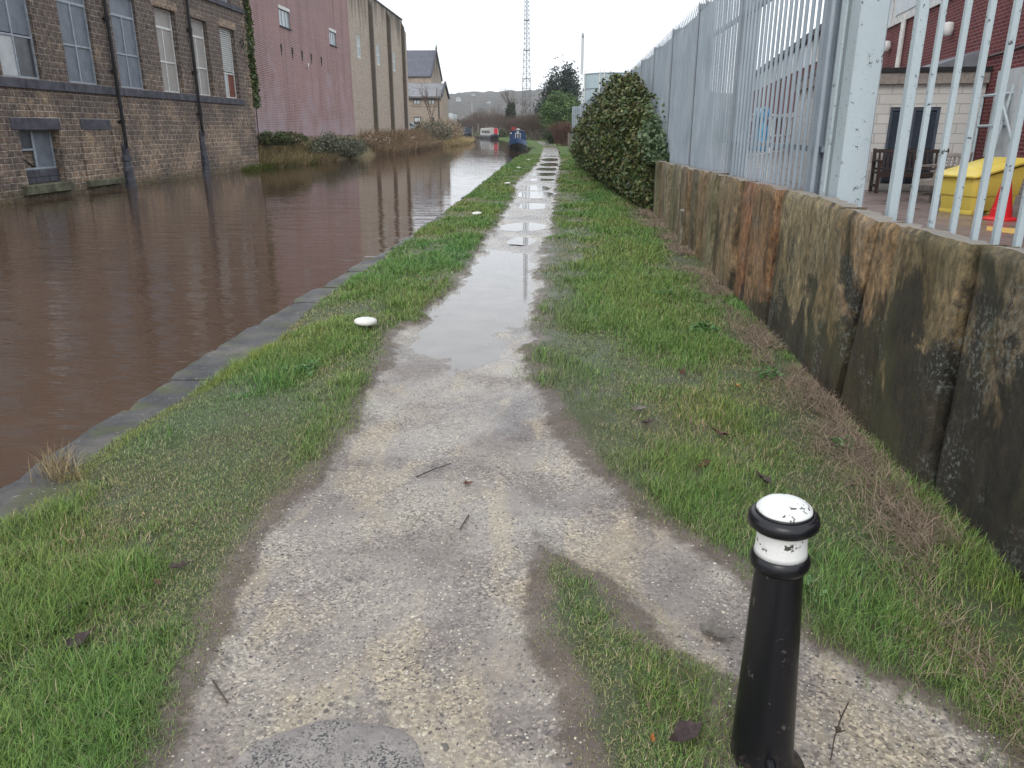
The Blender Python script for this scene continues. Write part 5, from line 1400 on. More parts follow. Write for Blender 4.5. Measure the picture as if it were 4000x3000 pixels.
# trailing paler ivy at the near wall corner
n2 = 2600; yy = 18.2 + 2.4 * r.uniform(0, 1, n2); C = np.stack([2.5 + r.normal(0, .13, n2), yy, 1.15 + np.abs(r.normal(0, .32, n2)) * np.clip((yy - 17.8), .2, 1.4)], -1)
o = leaves("trailing_ivy", M['ivy'], C, .10, cpal(n2, [(.09, .14, .07), (.13, .18, .09), (.06, .10, .04)], r), 9, parent=hedge); o.location = -Vector(hedge.location)
rings = []
for y in np.linspace(19.3, 46, 22):
    q = float(ip(y, HY)) - .24; z = float(ip(y, HZ)) - .5
    rings.append([(2.75, y, 0), (2.66 - q * .6, y, 0), (2.66 - q * .9, y, z * .3), (2.66 - q * .8, y, z * .6), (2.66 - q * .4, y, z * .88), (2.7, y, z * .97), (2.85, y, z * .8)])
MB().loft(rings).build("stems", M['fill'], hedge, True)  # solid dark hull under the leaves, inner shade put into its colour
# loose shoots
mb = MB(); rg = random.Random(2)
for k in range(46):
    y = rg.uniform(19.5, 42); b = Vector((2.66 - float(ip(y, HY)) * rg.uniform(.1, .8), y, float(ip(y, HZ)) * rg.uniform(.75, .98)))
    mb.path([b, b + Vector((rg.uniform(-.1, .1), rg.uniform(-.2, .1), .22)), b + Vector((rg.uniform(-.25, .1), rg.uniform(-.3, .1), .38))], .008, 4)
mb.build("shoots", M['bark'], hedge, True)

# ================================================================== BOLLARDS
bo = thing("bollard", "tall black cast bollard with white chipped neck and domed cap", "bollard", (.705, 1.985, -.035))
bo.rotation_euler = (R(0), R(-1.8), R(20))
K = .97
mb = MB(); mb.lathe([(.135, -.02), (.135, .012), (.122, .022), (.108, .028), (.099 * K, .045), (.096 * K, .12), (.070 * K, .735)], n=40); mb.build("shaft", M['black'], bo, smooth=2)
mb = MB(); mb.lathe([(.069 * K, .730), (.078 * K, .735), (.086 * K, .748), (.087 * K, .762), (.082 * K, .776), (.074 * K, .785)], n=40, wob=.004); mb.build("lower_ring", M['black'], bo, smooth=True)
mb = MB(); mb.lathe([(.0765 * K, .782), (.0735 * K, .795), (.0715 * K, .83), (.073 * K, .862), (.076 * K, .868)], n=40, wob=.003); mb.build("neck", M['white'], bo, smooth=True)
mb = MB(); mb.lathe([(.074 * K, .864), (.090 * K, .866), (.099 * K, .874), (.1015 * K, .888), (.098 * K, .901), (.090 * K, .909), (.083 * K, .912)], n=48, wob=.005); mb.build("upper_ring", M['black'], bo, smooth=True)
mb = MB(); mb.lathe([(.083 * K, .908), (.0815 * K, .917), (.079 * K, .919)], n=48, wob=.006)
mb.build("cap_edge", M['black'], bo, smooth=True)
mb = MB(); mb.lathe([(.0795 * K, .916), (.077 * K, .924), (.062 * K, .937), (.042 * K, .946), (.02 * K, .950), (.002, .951)], n=48, wob=.012); mb.build("cap", M['white'], bo, smooth=True)
mb = MB(); mb.M = Matrix.Rotation(R(-20), 4, 'Z'); mb.tube((.0, -.09, .10), (-.003, -.155, .085), .017, .0165, 14); mb.tube((-.003, -.152, .0855), (-.0033, -.162, .083), .0185, .0175, 14); mb.build("bolt", M['black'], bo, smooth=2)
mush = None
def mooring(x, y, label, tilt):
    global mush
    if mush is None:
        t = thing("mooring_bollard", label, "mooring bollard", (x, y, 0), 0, "white mooring bollards along the canal edge")
        mb = MB(); mb.lathe([(.085, -.03), (.06, .01), (.055, .078)], n=20); mb.build("stem", M['iron'], t, smooth=2)
        mb = MB(); mb.lathe([(.05, .07), (.09, .073), (.110, .086), (.113, .104), (.102, .120), (.07, .130), (.03, .134), (.001, .135)], n=28, wob=.02); mb.build("cap", M['whitecap'], t, smooth=True)
        mush = t
    else:
        t = copy_tree(mush); t.location = (x, y, 0); t["label"] = label
    t.rotation_euler = (R(tilt), R(tilt * .7), x * 3)
mooring(-1.78, 7.3, "white mushroom-shaped mooring bollard nearest the viewer beside the long puddle", 2)
mooring(-1.59, 17.5, "white mushroom-shaped mooring bollard on the grass beside the oval puddle, second from the viewer", -2)
mooring(-1.42, 27.6, "middle one of the five white mooring bollards, on the grass beside the narrowing canal edge", 1)
mooring(-1.47, 38.9, "white mooring bollard on the grass, second from the moored blue boat", 0)
mooring(-1.26, 49.0, "white mooring bollard closest to the moored blue boat", 1)

# ================================================================== BOATS
M['bblue'] = simple("deep_blue_boat_paint", (.012, .035, .10), .35, .2, 3, .4)
M['bblue2'] = simple("mid_blue_boat_paint", (.022, .065, .17), .35, .2, 3, .4)
M['bhull'] = simple("black_hull", (.012, .012, .014), .5, .3, 4)
M['bwhite'] = simple("off_white_boat_paint", (.45, .44, .42), .5, .15, 3)
M['bred'] = simple("red_boat_door", (.60, .03, .06), .5, .15, 3)
M['bgrey'] = simple("grey_boat_paint", (.05, .065, .085), .5, .3, 3)
def narrowboat(name, label, loc, rz, L, W, hb, hc, mh, mg, mc, bow=2.6, cab0=3.0, doors=True, roofm=None):
    t = thing(name, label, "narrowboat", loc, rz)
    hw = W / 2
    st = []
    for k in range(13):
        s = k / 12
        if s < .5: u = s * 2; y = bow * u; w_ = hw * math.sin(u * math.pi / 2) ** .75; lift = .35 * (1 - u) ** 1.5
        else: u = (s - .5) * 2; y = bow + (L - bow) * u; w_ = hw; lift = 0
        w_ = max(w_, .04)
        st.append((y, w_, lift))
    rings = [[(-w_ * .86, y + .2 * (lift > .3), -.5), (w_ * .86, y + .2 * (lift > .3), -.5), (w_, y, hb * .55 + lift), (-w_, y, hb * .55 + lift)] for y, w_, lift in st]
    MB().loft(rings).build("hull", mh, t)
    rings = [[(-w_ * 1.03, y - .02, hb * .55 + lift - .02), (w_ * 1.03, y - .02, hb * .55 + lift - .02), (w_ * 1.0, y, hb + lift), (-w_ * 1.0, y, hb + lift)] for y, w_, lift in st]
    MB().loft(rings).build("gunwale", mg, t)
    cw, ct = hw * .93, hw * .76; y0, y1 = cab0, L - 1.4
    mb = MB(); mb.loft([[(-cw, y, hb), (cw, y, hb), (ct, y + .0, hb + hc), (ct * .5, y, hb + hc + .05), (-ct * .5, y, hb + hc + .05), (-ct, y, hb + hc)] for y in (y0, y1)]); mb.build("cabin", mc, t)
    if roofm:
        mb = MB(); mb.loft([[(-ct - .03, y, hb + hc + .003), (ct + .03, y, hb + hc + .003), (ct * .5, y, hb + hc + .075), (-ct * .5, y, hb + hc + .075)] for y in (y0 - .08, y1 + .05)]); mb.build("roof", roofm, t)
    return t, (cw, ct, y0, y1)
b1, g = narrowboat("narrowboat", "deep blue narrowboat with grey framed bow doors moored facing the viewer", (-2.98, 76.8, WZ), R(2), 15, 1.82, .92, .95, M['bhull'], M['bblue2'], M['bblue'], roofm=M['bblue'])
y0 = g[2]
mb = MB(); mb.box(-.27, -.20, y0 - .05, y0 + .02, .93, 1.72); mb.box(.20, .27, y0 - .05, y0 + .02, .93, 1.72); mb.box(-.2, .2, y0 - .048, y0 + .02, 1.62, 1.72); mb.box(-.035, .035, y0 - .048, y0 + .02, .93, 1.62); mb.box(-.2, .2, y0 - .047, y0 + .02, .93, 1.0)
d = mb.build("bow_doors", M['paleboard'], b1)
mb = MB(); mb.box(-.2, -.035, y0 - .03, y0 - .005, 1.0, 1.62); mb.box(.035, .2, y0 - .03, y0 - .005, 1.0, 1.62); mb.build("door_window", M['darkpane'], b1)
mb = MB(); mb.lathe([(.05, 0), (.1, .02), (.1, .1), (.04, .14)], (0, y0 - .1, 1.72), 12); mb.build("headlamp", M['winwhite'], b1)
mb = MB(); mb.lathe([(.06, 0), (.06, .1), (.2, .11), (.2, .15), (.08, .2)], (.02, y0 + .7, 1.92), 14); mb.build("roof_vent", M['winwhite'], b1, smooth=2)
mb = MB(); mb.lathe([(.01, 0), (.07, .01), (.07, .03), (.01, .04)], (0, 0, 0), 10); o = mb.build("porthole", M['winwhite'], b1); o.location = (-.68, y0 - .04, 1.68); o.rotation_euler = (R(90), 0, 0)
mb = MB(); mb.box(-.75, -.3, g[3] - .8, g[3] - .74, 1.95, 2.3); mb.build("roof_board", simple('dull_red_board', (.32, .05, .05), .6), b1)
mb = MB(); mb.path([(-2.15, 78, .6), (-1.6, 77.2, .3), (-1.2, 76.9, .02)], .02, 4); tag(mb.build("mooring_rope", M['bark'], origin=(-1.7, 77.3, .3)), "thin mooring line running from the blue boat to the bank", "rope")
b2, g = narrowboat("narrowboat", "off-white narrowboat with a bright red door moored at the bend", (-11.4, 171, WZ), R(14), 16, 2.0, .75, 1.45, M['bhull'], M['bgrey'], M['bwhite'], bow=1.0, cab0=.9)
mb = MB(); mb.box(-.1, .65, .82, .9, .78, 2.2); mb.build("stern_door", M['bred'], b2)
for k in range(5):
    mb = MB(); mb.box(-.96, -.87, 2.2 + k * 2.2, 3.3 + k * 2.2, 1.2, 1.75); mb.build("window", M['darkpane'], b2)
mb = MB(); mb.box(-.6, .4, 4, 5, 2.22, 2.45); mb.build("roof_box", M['greywood'], b2)
b3, g = narrowboat("narrowboat", "dark grey-blue narrowboat moored farthest away past the white boat", (-24.2, 243, WZ), R(18), 16, 2.3, .9, 1.6, M['bhull'], M['bgrey'], M['bgrey'], bow=1.0, cab0=.9)
mb = MB(); mb.tube((-.7, 3, 2.5), (-.7, 3, 3.4), .1, .1, 8); mb.build("chimney", M['iron'], b3)
# ducks
M['duck'] = simple("duck_plumage", (.035, .03, .028), .7, .5, 30)
dk = None
for k, (x, y) in enumerate([(-19.0, 190), (-17.6, 187), (-17.2, 189), (-16.8, 186), (-16.4, 188)]):
    mb = MB(); rings = []
    for j in range(9):
        u = j / 8; rr_ = .11 * math.sin(math.pi * min(1, u * .96 + .02)) ** .7
        rings.append([(rr_ * math.cos(a), -.25 + u * .5, .07 + .03 * u * u + rr_ * .7 * math.sin(a)) for a in [2 * math.pi * q / 10 for q in range(10)]])
    mb.loft(rings)
    mb.tube((0, -.19, .12), (0, -.22, .27), .045, .035, 8)
    rings = []
    for j in range(6):
        u = j / 5; rr_ = .055 * math.sin(math.pi * (u * .9 + .05)) ** .6 * (1 if j < 5 else .4); rings.append([(rr_ * math.cos(a), -.17 - u * .16, .29 + rr_ * math.sin(a)) for a in [2 * math.pi * q / 8 for q in range(8)]])
    mb.loft(rings); mb.add([(-.02, -.32, .28), (.02, -.32, .28), (0, -.40, .265), (0, -.33, .3)], [(0, 1, 2), (0, 3, 1), (0, 2, 3), (1, 3, 2)])
    o = mb.build("duck", M['duck'], smooth=True); o.location = (x, y, WZ + .03); o.rotation_euler = (0, 0, 1.2 + k); o.scale = (1.5, 1.5, 1.5)
    tag(o, "dark duck swimming left of the group on the far canal" if k == 0 else "dark duck in the cluster of four on the far canal", "duck", "ducks on the far canal")

# ================================================================== FAR THINGS
# lattice mast
mast = thing("lattice_mast", "tall slender steel lattice mast rising out of the picture", "mast", (-7.35, 260, 0))
def mw(z): return float(np.interp(z, [0, 8, 17, 25, 31, 40, 55], [3.6, 2.87, 2.34, 1.8, 1.5, 1.3, 1.0])) / 2
zs = [0, 2.4, 4.8, 7, 9.2]
while zs[-1] < 54: zs.append(zs[-1] + mw(zs[-1]) * 1.75)
for sx, sy in ((-1, -1), (1, -1), (1, 1), (-1, 1)):
    mb = MB()
    for a, b in zip(zs[:-1], zs[1:]): mb.tube((sx * mw(a), sy * mw(a), a), (sx * mw(b), sy * mw(b), b), .085, .08, 4, False)
    mb.build("leg", M['metalroof'], mast)
mb = MB()
for k, (a, b) in enumerate(zip(zs[:-1], zs[1:])):
    c = [(-1, -1), (1, -1), (1, 1), (-1, 1)]
    for j in range(4):
        p, q = c[j], c[(j + 1) % 4]
        mb.tube((p[0] * mw(a), p[1] * mw(a), a), (q[0] * mw(b), q[1] * mw(b), b), .04, .04, 3, False); mb.tube((q[0] * mw(a), q[1] * mw(a), a), (p[0] * mw(b), p[1] * mw(b), b), .04, .04, 3, False)
        mb.tube((p[0] * mw(a), p[1] * mw(a), a), (q[0] * mw(a), q[1] * mw(a), a), .045, .045, 3, False)
mb.build("bracing", M['metalroof'], mast)
mb = MB(); mb.box(-.12, .12, -.05, .05, 0, 54); mb.build("cable_ladder", M['wingrey'], mast)
for z in (9.2, 16.8, 25.0, 33.5):
    h_ = mw(z) + .15; mb = MB(); mb.box(-h_, h_, -h_, h_, z, z + .12); mb.build("platform", M['metalroof'], mast)
# gas holder
tank = thing("gas_holder", "pale blue steel gas holder tank with white pipes behind the ivy bush", "tank", (15.2, 205, 0))
M['tank'] = simple("pale_blue_steel", (.30, .37, .40), .6, .1, .4)
mb = MB(); mb.lathe([(6.8, 0), (6.8, 14.6), (6.7, 14.75), (.1, 15.2)], n=64); mb.build("shell", M['tank'], tank, smooth=2)
for z in (14.5, 11.2, 7.2, 3.5):
    mb = MB(); mb.lathe([(6.75, -.06), (6.92, -.06), (6.92, .06), (6.75, .06)], (0, 0, z), 64); mb.build("ring_beam", M['metalroof'], tank)
for a in (200, 243, 252, 300):
    x, y = 7.1 * math.cos(R(a)), 7.1 * math.sin(R(a)); mb = MB(); mb.tube((x, y, 0), (x, y, 15.2), .13, .13, 8); mb.tube((x, y, 15.2), (x * .9, y * .9, 15.6), .13, .13, 8); mb.build("pipe", M['winwhite'], tank)
ch = thing("tall_chimney", "distant pale chimney with a dark cap in the haze", "chimney", (34.6, 900, 0))
mb = MB(); mb.lathe([(2.2, 0), (1.5, 58)], n=20); mb.build("lower_shaft", simple('haze_white', (.9, .9, .9), .6, .02), ch, smooth=2)  # haze put into the colour: white so the lower shaft fades out
mb = MB(); mb.lathe([(1.55, 58.01), (1.55, 94)], n=20); mb.build("shaft", M['paleboard'], ch, smooth=2)
mb = MB(); mb.lathe([(1.32, 94.01), (1.5, 94.5), (1.45, 97), (.9, 97.2), (.9, 99)], n=20); mb.build("cap", M['metalroof'], ch)
t = thing("tower_block", "pale hazy tower block behind the conifer", "tower block", (19.5, 500, 0))
mb = MB(); mb.box(-3, 3.0, 0, 12, 0, 17.5); mb.box(-1.5, 3.2, 2, 12, 17.5, 24); mb.build("wall", M['paleboard'], t)
for k in range(6):
    mb = MB(); mb.box(-2.7, 2.7, -.05, -.01, 1.5 + k * 2.7, 2.8 + k * 2.7); mb.build("window", M['wingrey'], t)
# white warehouse + town
t = thing("white_shed", "low white industrial shed just right of the cottage, beyond the canal bend", "industrial shed", (-37.6, 300, .5))
mb = MB(); mb.box(-4.5, 1.9, 0, 14, 0, 4.8); mb.add([(-4.5, 0, 4.8), (1.9, 0, 4.8), (1.9, 0, 6.6), (-4.5, 0, 7.9), (-4.5, 14, 4.8), (1.9, 14, 4.8), (1.9, 14, 6.6), (-4.5, 14, 7.9)], [(0, 1, 2, 3), (4, 7, 6, 5), (3, 2, 6, 7), (1, 5, 6, 2)]); mb.build("wall", M['paleboard'], t)
mb = MB(); mb.box(-4.6, 2.0, -.05, -.01, 0, 2.6); mb.build("plinth", M['wingrey'], t)
def small_house(x, y, z, w_, h_, label, wm, rz=0):
    t = thing("distant_house", label, "house", (x, y, z), rz, "distant houses")
    mb = MB(); mb.box(-w_, w_, -4, 4, 0, h_); mb.add([(-w_, -4, h_), (-w_, 4, h_), (-w_, 0, h_ + 2.6), (w_, -4, h_), (w_, 4, h_), (w_, 0, h_ + 2.6)], [(0, 2, 1), (3, 4, 5)]); mb.build("wall", wm, t)
    mb = MB(); mb.add([(-w_ - .2, -4.3, h_ - .15), (w_ + .2, -4.3, h_ - .15), (w_ + .2, 0, h_ + 2.75), (-w_ - .2, 0, h_ + 2.75), (-w_ - .2, 4.3, h_ - .15), (w_ + .2, 4.3, h_ - .15)], [(0, 1, 2, 3), (3, 2, 5, 4)]); mb.build("roof", M['slate'], t)
    mb = MB(); mb.box(w_ * .5, w_ * .5 + .8, -.4, .4, h_ + 2, h_ + 3.8); mb.build("chimney", M['cottage'], t)
    for k in range(3):
        mb = MB(); mb.box(-w_ * .7 + k * w_ * .6, -w_ * .7 + k * w_ * .6 + 1.2, -4.05, -4.01, h_ * .6, h_ * .85); mb.build("window", M['darkpane'], t)
hw_ = [(-146, 1310, 44, 3.5, 3.2, "pale house high on the wooded hill, left of three", 'paleboard'), (-124, 1330, 49, 3, 3.5, "pale house high on the wooded hill, middle of three", 'cottage'), (-98, 1320, 38, 3, 3, "pale house high on the wooded hill, right of three", 'cottage'),
      (-60, 520, 1, 9, 5, "grey roofed house beyond the bend, left of the dark arch of trees", 'cottage'), (-44, 540, 1.5, 8, 6, "grey roofed house beyond the bend, nearest the bare trees", 'cottage')]
for h_ in hw_: small_house(h_[0], h_[1], h_[2], h_[3], h_[4], h_[5], M[h_[6]])
def lamp(x, y, h_, label, rz=0):
    t = thing("lamp_post", label, "lamp post", (x, y, 0), rz, "distant lamp posts")
    mb = MB(); mb.tube((0, 0, 0), (0, 0, h_), .09, .06, 6); mb.build("pole", M['winwhite'], t)
    mb = MB(); mb.cham(-.55, .25, -.12, .12, h_ - .02, h_ + .12, .03); mb.build("lamp_head", M['wingrey'], t)
lamp(-6.0, 190, 5.2, "pale lamp post at the foot of the lattice mast"); lamp(-27.6, 290, 11, "pale lamp post rising out of the bare trees mid canal"); lamp(-41.5, 330, 8, "thin lamp post right of the white shed", 1); lamp(-45.5, 350, 9, "thin lamp post directly above the white shed", 2)
# towpath end greenery
def grove(specs, group, name, labf):
    for i, sp in enumerate(specs): bare_tree(name, labf[i], "tree", sp[0], sp[1], 300 + i * 7 + int(sp[1]), sp[2], sp[3], group, 'twig', sp[4], 2, sp[5], .1)
grove([((-10, 230, 0), 13.5, 7, .5, 1, .16), ((-14, 225, 0), 8.5, 7, .75, 2, .13), ((-18.2, 232, 0), 9.5, 7, .75, 2, .13), ((-22.5, 262, 0), 8.5, 7, .8, 3, .13), ((-28, 300, .3), 8.5, 7, .8, 3, .14), ((-13.2, 205, 0), 6.0, 6, .85, 3, .1),
       ((-6.6, 215, 0), 11.0, 7, .5, 1, .13), ((-4.9, 190, 0), 7.5, 7, .8, 2, .12), ((-33, 330, .3), 8.0, 6, .8, 3, .14), ((-25.5, 285, .2), 6.5, 6, .85, 3, .12), ((-19.5, 285, .2), 11.5, 7, .75, 2, .15)],
      "bare winter trees along the far towpath", "bare_tree",
      ["tallest bare tree, just left of the lattice mast", "round bare tree behind the white boat", "spreading bare tree with twin stems behind the white boat", "grey bushy bare tree between the two far boats", "low bare tree above the farthest boat", "small scrubby bare tree at the water's edge by the white boat",
       "upright bare tree at the foot of the mast", "wide bare tree between mast and green bush", "farthest low bare tree near the lamp posts", "small bare thicket tree behind the farthest boat", "broad bare tree towering behind the white boat's roof"])
for i, (x, y, w_, h_, m, lb) in enumerate([(-13.0, 214, 4.5, 6.2, 'twig', "wide grey-brown shrub behind the white boat's red door"), (-18.5, 240, 5.5, 6.8, 'twig', "dense grey-brown shrub mass behind the stout timber post"), (-25.5, 262, 5.0, 6.0, 'twig', "grey-brown shrub mass behind the dark farthest boat"), (-32, 290, 5.0, 6.0, 'twig', "grey shrub mass left of the farthest boat"), (-7.6, 182, 2.4, 5.0, 'twig', "twiggy shrub between ivy-clad tree and mast foot"), (-4.0, 146, 2.6, 4.4, 'twig', "brown bare shrub right of the mast foot"), (-1.6, 138, 2.2, 4.9, 'twig', "tall brown bare shrub left of the dense green bush"), (-6.3, 160, 2.2, 4.0, 'twig', "low brown shrub behind the blue boat's roof"),
                                           (1.6, 93, 1.2, 2.9, 'twigred', "reddish-brown shrub against the fence end")]):
    t = thing("bare_shrub", lb, "shrub", (x, y, 0), 0, "bare shrubs beside the towpath"); mb = MB(); rg = random.Random(70 + i)
    for k in range(90):
        a = rg.uniform(0, 6.28); d_ = Vector((math.cos(a) * .5, math.sin(a) * .5, rg.uniform(.6, 1.3))).normalized()
        twigs(mb, rg, Vector((rg.uniform(-.6, .6) * w_, rg.uniform(-.6, .6) * w_, 0)), d_, h_ * .33, .035 if m == 'twig' else .018, 4, .5)
    mb.build("stems", M[m], t)
def leafy_tree(name, label, loc, h, rx, n, size, pal_, seed, clear=.12, cone=False, tilt=0):
    t = thing(name, label, "tree", loc); r = np.random.RandomState(seed)
    k = 70; zc = r.uniform(0, 1, k)
    if cone == 'broad': w_ = np.interp(zc, [0, .15, .45, .8, 1], [.7, 1.0, .95, .72, .5])
    elif cone: w_ = np.interp(zc, [0, .12, .5, .85, 1], [.55, 1.0, .85, .55, .2])
    else: w_ = np.sqrt(np.clip(1 - (zc * 2 - 1) ** 2 * .85, .05, 1))
    a = r.uniform(0, 6.28, k); rad = rx * w_ * r.uniform(.35, 1.0, k) ** .5
    cc = np.stack([rad * np.cos(a) + tilt * zc, rad * np.sin(a), h * (clear + (1 - clear) * zc * .93)], -1)
    j = r.randint(0, k, n); pts = cc[j] + r.normal(0, 1, (n, 3)) * np.array([rx * .16, rx * .16, h * .055 * (1.7 if cone else 1)])
    lum = r.uniform(.7, 1.35, k)[j][:, None]
    leaves("crown", M['leafy'], pts, size, cpal(n, pal_, r) * lum, seed + 1, parent=t).location = (0, 0, 0)
    mb = MB(); mb.tube((0, 0, -.2), (tilt * .3, 0, h * .55), h * .028, h * .012, 8)
    for q in range(14):
        c_ = cc[r.randint(0, k)]; mb.tube((tilt * .2, 0, max(.2, c_[2] * .6)), tuple(c_), h * .009, h * .004, 4, False)
    mb.build("trunk", M['bark'], t)
    return t
DG = [(.016, .032, .024), (.022, .042, .030), (.030, .052, .034), (.012, .022, .018)]
leafy_tree("conifer", "dark blue-green conifer with ragged top behind the dense green bush", (1.2, 172, 0), 13.2, 4.1, 12000, .42, DG, 81, .2, "broad", 1.6)
leafy_tree("evergreen_tree", "dense bright green round evergreen beside the fence end", (1.55, 112, 0), 6.5, 2.6, 11000, .22, [(.06, .12, .035), (.09, .16, .05), (.04, .08, .028), (.13, .19, .07)], 83, .25)
leafy_tree("ivy_tree", "dark narrow ivy-clad tree left of the mast foot", (-9.4, 198, 0), 8.3, 1.35, 5000, .28, [(.03, .045, .022), (.045, .06, .03), (.02, .03, .015)], 85, .16)
bush("green_bush", "small dark green bush at the foot of the ivy-clad tree", "bush", (-11.2, 190, 0), (1.4, 1.4, 1.6), 1500, .24, GR, 87)
bush("green_bush", "low dark green bush under the bright green evergreen", "bush", (.9, 108, 0), (1.6, 1.4, 2.2), 2600, .2, [(.03, .05, .02), (.05, .07, .03)], 88)
rgx = random.Random(4)
mb = MB(); mb.cham(1.85, 2.12, 80, 80.25, 0, 1.5, .02); tag(mb.build("wooden_post", M['wood'], origin=(2, 80.1, 0)), "broken weathered wooden post at the end of the palisade", "post")
mb = MB(); mb.tube((-20.6, 236, -.2), (-20.6, 236, 3.4), .33, .3, 8); tag(mb.build("timber_post", M['wood'], origin=(-20.6, 236, 0)), "stout pale timber post between the two far boats", "post")
t = MB(); rg = random.Random(18)
for k in range(26):
    x = -21.5 + k * .33; t.cham(x, x + .31, 228 - k * 1.3, 228.4 - k * 1.3, -.5, rg.uniform(.7, 1.3), .04)
tag(t.build("ruined_quay", M['mossstone'], origin=(-18, 210, 0)), "broken stone quay wall beside the white boat", "quay")
t = MB(); t.box(-60, -27, 335, 336, 0, 3.2); tag(t.build("boundary_wall", M['lintel'], origin=(-44, 335, 0)), "long dark wall closing the canal bend under the white shed", "wall")
r = np.random.RandomState(21)
for i, (x, y, rx_, h_) in enumerate([(-44, 330, 7, 4), (-36, 322, 6, 4.5), (-30, 310, 5, 4.0)]):
    bush("far_thicket", ["far brown thicket below the white shed", "far brown thicket right of the white shed", "far brown thicket above the dark boat"][i], "bush", (x, y, 0), (rx_, 4, h_), 1800, .5, BRN, 90 + i, twn=30)
# ================================================================== NEAR SMALL THINGS
def leaf_litter(x, y, s_, rot, c, label, curl=.3, nm="dead_leaf"):
    mb = MB(); n_ = 9; L_ = []; Rr = []; Cc = []; rq = random.Random(len(label) * 7 + int(x * 100)); curl = .9
    for k in range(n_):
        u = k / (n_ - 1); w_ = .36 * math.sin(math.pi * (u * .96 + .02)) ** .8 * (1 - .25 * u)
        zc = curl * .3 * (u - .5) ** 2 * 2
        j1, j2 = rq.uniform(.6, 1.15), rq.uniform(.6, 1.15); L_.append((u - .5, w_ * j1 * .8, zc + curl * w_ * j1 * rq.uniform(.3, 1.1))); Rr.append((u - .5 + rq.uniform(-.03, .03), -w_ * j2 * .8, zc + curl * w_ * j2 * rq.uniform(.2, .9))); Cc.append((u - .5, rq.uniform(-.03, .03), zc))
    vs = L_ + Cc + Rr; fs = []
    for k in range(n_ - 1): fs += [(k, k + 1, n_ + k + 1, n_ + k), (n_ + k, n_ + k + 1, 2 * n_ + k + 1, 2 * n_ + k)]
    mb.add(vs, fs); mb.tube((.48, 0, curl * .15), (.75, .03, .02), .012, .008, 4)
    o = mb.build(nm, M[c], smooth=True)
    z = float(ground_z(np.array([x]), np.array([y]), smask(np.array([x]), np.array([y])))[0])
    on_g = float(smask(np.array([x]), np.array([y]))[0]) < 0
    o.location = (x, y, z + (.028 if on_g else .006)); o.rotation_euler = (R(6), R(-8), rot); o.scale = (s_, s_, s_)
    return tag(o, label, "leaf", "fallen leaves")
M['leafbrown'] = simple("brown_leaf", (.10, .045, .03), .6, .4, 60)
M['leafdark'] = simple("rotting_leaf", (.045, .028, .028), .5, .4, 60)
M['leaforange'] = simple("orange_leaf", (.30, .11, .025), .6, .3, 60)
M['leafgrey'] = simple("grey_leaf", (.13, .115, .10), .5, .3, 60)
LL = [(-1.62, 2.93, .09, .4, 'leafdark', "dark curled leaf on the left verge, beside the small orange-brown leaf"), (-1.66, 2.80, .055, 2.5, 'leafbrown', "small orange-brown leaf on the left verge in front of the dark curled leaf"),
      (-1.93, 2.60, .085, .7, 'leafdark', "dark narrow leaf deep in the grass near the left edge"), (-1.77, 2.40, .11, 1.2, 'leafdark', "large dark rotting leaf low in the left grass"),
      (1.45, 5.60, .07, 2.0, 'leaforange', "orange leaf in the grass near the straw strip"), (1.13, 4.66, .13, 2.6, 'leafbrown', "long curled brown leaf in the tall right-hand grass"),
      (1.10, 5.94, .09, 1.0, 'leafbrown', "brown leaf in the grass left of the straw strip"), (.69, 4.82, .10, .3, 'leafdark', "dark leaf on the trampled right verge"),
      (.66, 5.05, .11, .2, 'leafgrey', "pale grey leaf on the trampled right verge"), (.47, 2.02, .13, .5, 'leafdark', "dark sodden leaf in the grass left of the black bollard"), (.36, 2.0, .035, 1.5, 'leaforange', "tiny orange leaf in the grass wedge near the bottom edge"),
      (-.43, 3.95, .06, .2, 'leafbrown', "small brown leaf in the middle of the path"), (.70, 2.62, .16, -.75, 'leafgrey', "large flattened grey leaf on the gravel left of the black bollard"), (.93, 4.15, .10, .6, 'leafbrown', "brown leaf in a hollow of the right-hand grass"),
      (1.22, 3.96, .12, 1.9, 'leafdark', "dark leaf in the tall grass above the black bollard"), (-2.4, 3.0, .07, .4, 'leafdark', "dark leaf close to the canal coping bottom left"), (-.1, 1.84, .12, .2, 'leafdark', "dark leaf at the bottom edge between patch and grass wedge")]
for L_ in LL: leaf_litter(*L_)
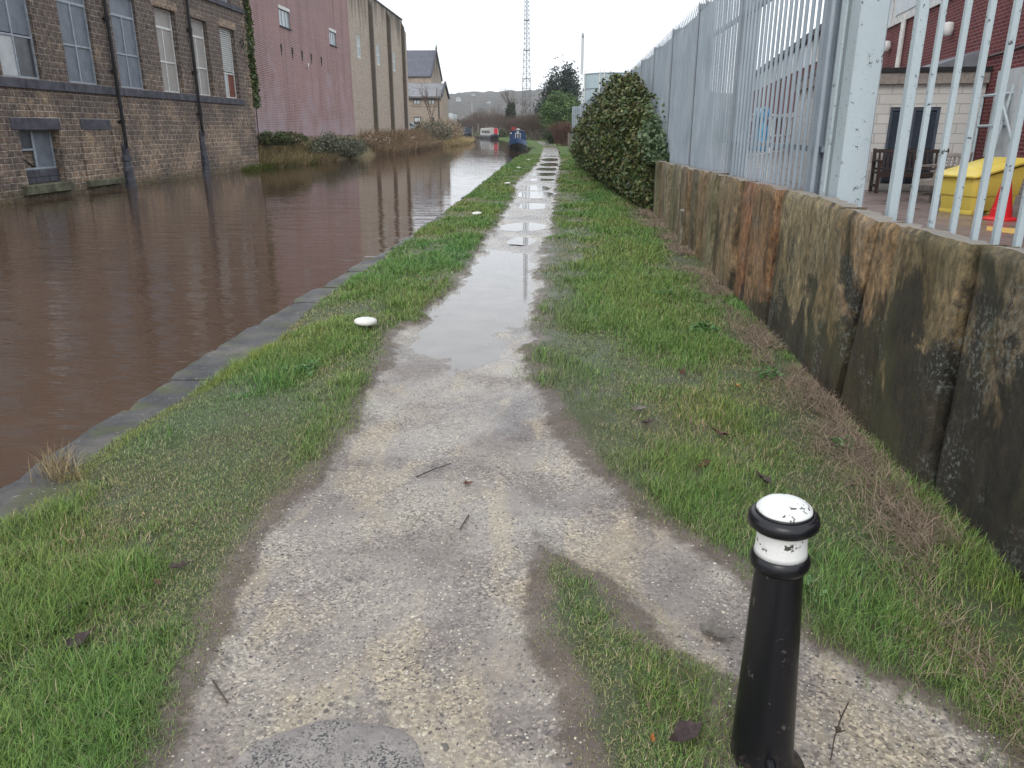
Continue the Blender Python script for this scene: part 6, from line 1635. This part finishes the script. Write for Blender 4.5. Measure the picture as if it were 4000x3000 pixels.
for i, (pts, lb) in enumerate([([(-.74, 4.02), (-.66, 4.10), (-.60, 4.18), (-.56, 4.20)], "thin dark twig lying on the path below the wet gravel"), ([(-1.2, 2.27), (-1.14, 2.2), (-1.1, 2.16)], "short twig on the left gravel edge"),
                               ([(-.42, 3.42), (-.40, 3.5), (-.39, 3.57)], "small curved twig in the path centre")]):
    mb = MB(); P_ = [(a, b, -.012 + .008 * (k % 2)) for k, (a, b) in enumerate(pts)]; mb.path(P_, .0035, 5); tag(mb.build("twig", M['bark'], origin=P_[0]), lb, "twig")
mb = MB(); mb.path([(.93, 2.0, -.02), (.935, 2.01, .06), (.95, 2.02, .13), (.965, 2.02, .19)], .0025, 5); mb.path([(.94, 2.01, .08), (.96, 2.0, .10)], .002, 4); mb.path([(.95, 2.02, .13), (.94, 2.02, .16)], .002, 4); mb.cham(.936, .952, 2.005, 2.02, .088, .10, .003)
tag(mb.build("dry_stalk", M['bark'], origin=(.93, 2.0, 0)), "thin dry weed stalk standing right of the black bollard", "stalk")
# dry tussock on the coping, small weeds
r = np.random.RandomState(9); n = 260
x = -2.86 + r.normal(0, .05, n); y = 4.0 + r.normal(0, .04, n)
x[:110] = -2.74 + r.normal(0, .06, 110); y[:110] = 3.86 + r.normal(0, .03, 110)
tag(blades("dry_tussock", M['straw'], x, y, np.full(n, -.01), r.uniform(.07, .20, n), np.full(n, .0035), cpal(n, [(.34, .27, .15), (.26, .2, .11), (.4, .33, .2), (.16, .12, .07)], r), r.uniform(.3, 1.0, n), 4), "dry tan grass tussock growing over the coping edge at lower left", "grass tussock")
for i, (x, y, s_, lb) in enumerate([(1.52, 7.3, .16, "leafy green weed clump on the straw strip below the rust coloured slab"), (1.40, 9.0, .13, "pale leafy weed farther along the straw strip"), (1.78, 5.9, .10, "green weed clump at the wall foot below the pale streaked slab"), (1.85, 4.5, .08, "small weed at the wall foot by the blackened slab"),
                                    (-1.95, 5.9, .11, "broad leaved weed in the left verge before the nearest mooring bollard"), (1.12, 2.9, .08, "flat leafy weed in the grass right of the bollard cap")]):
    r = np.random.RandomState(40 + i); n = 90
    C = np.stack([x + r.normal(0, s_ * .45, n), y + r.normal(0, s_ * .5, n), .03 + np.abs(r.normal(0, s_ * .28, n))], -1)
    o = leaves("weed_clump", M['leafy'], C, s_ * .35, cpal(n, [(.05, .12, .03), (.08, .17, .05), (.11, .2, .08)], r), 50 + i, .8, origin=(x, y, 0)); tag(o, lb, "weed")
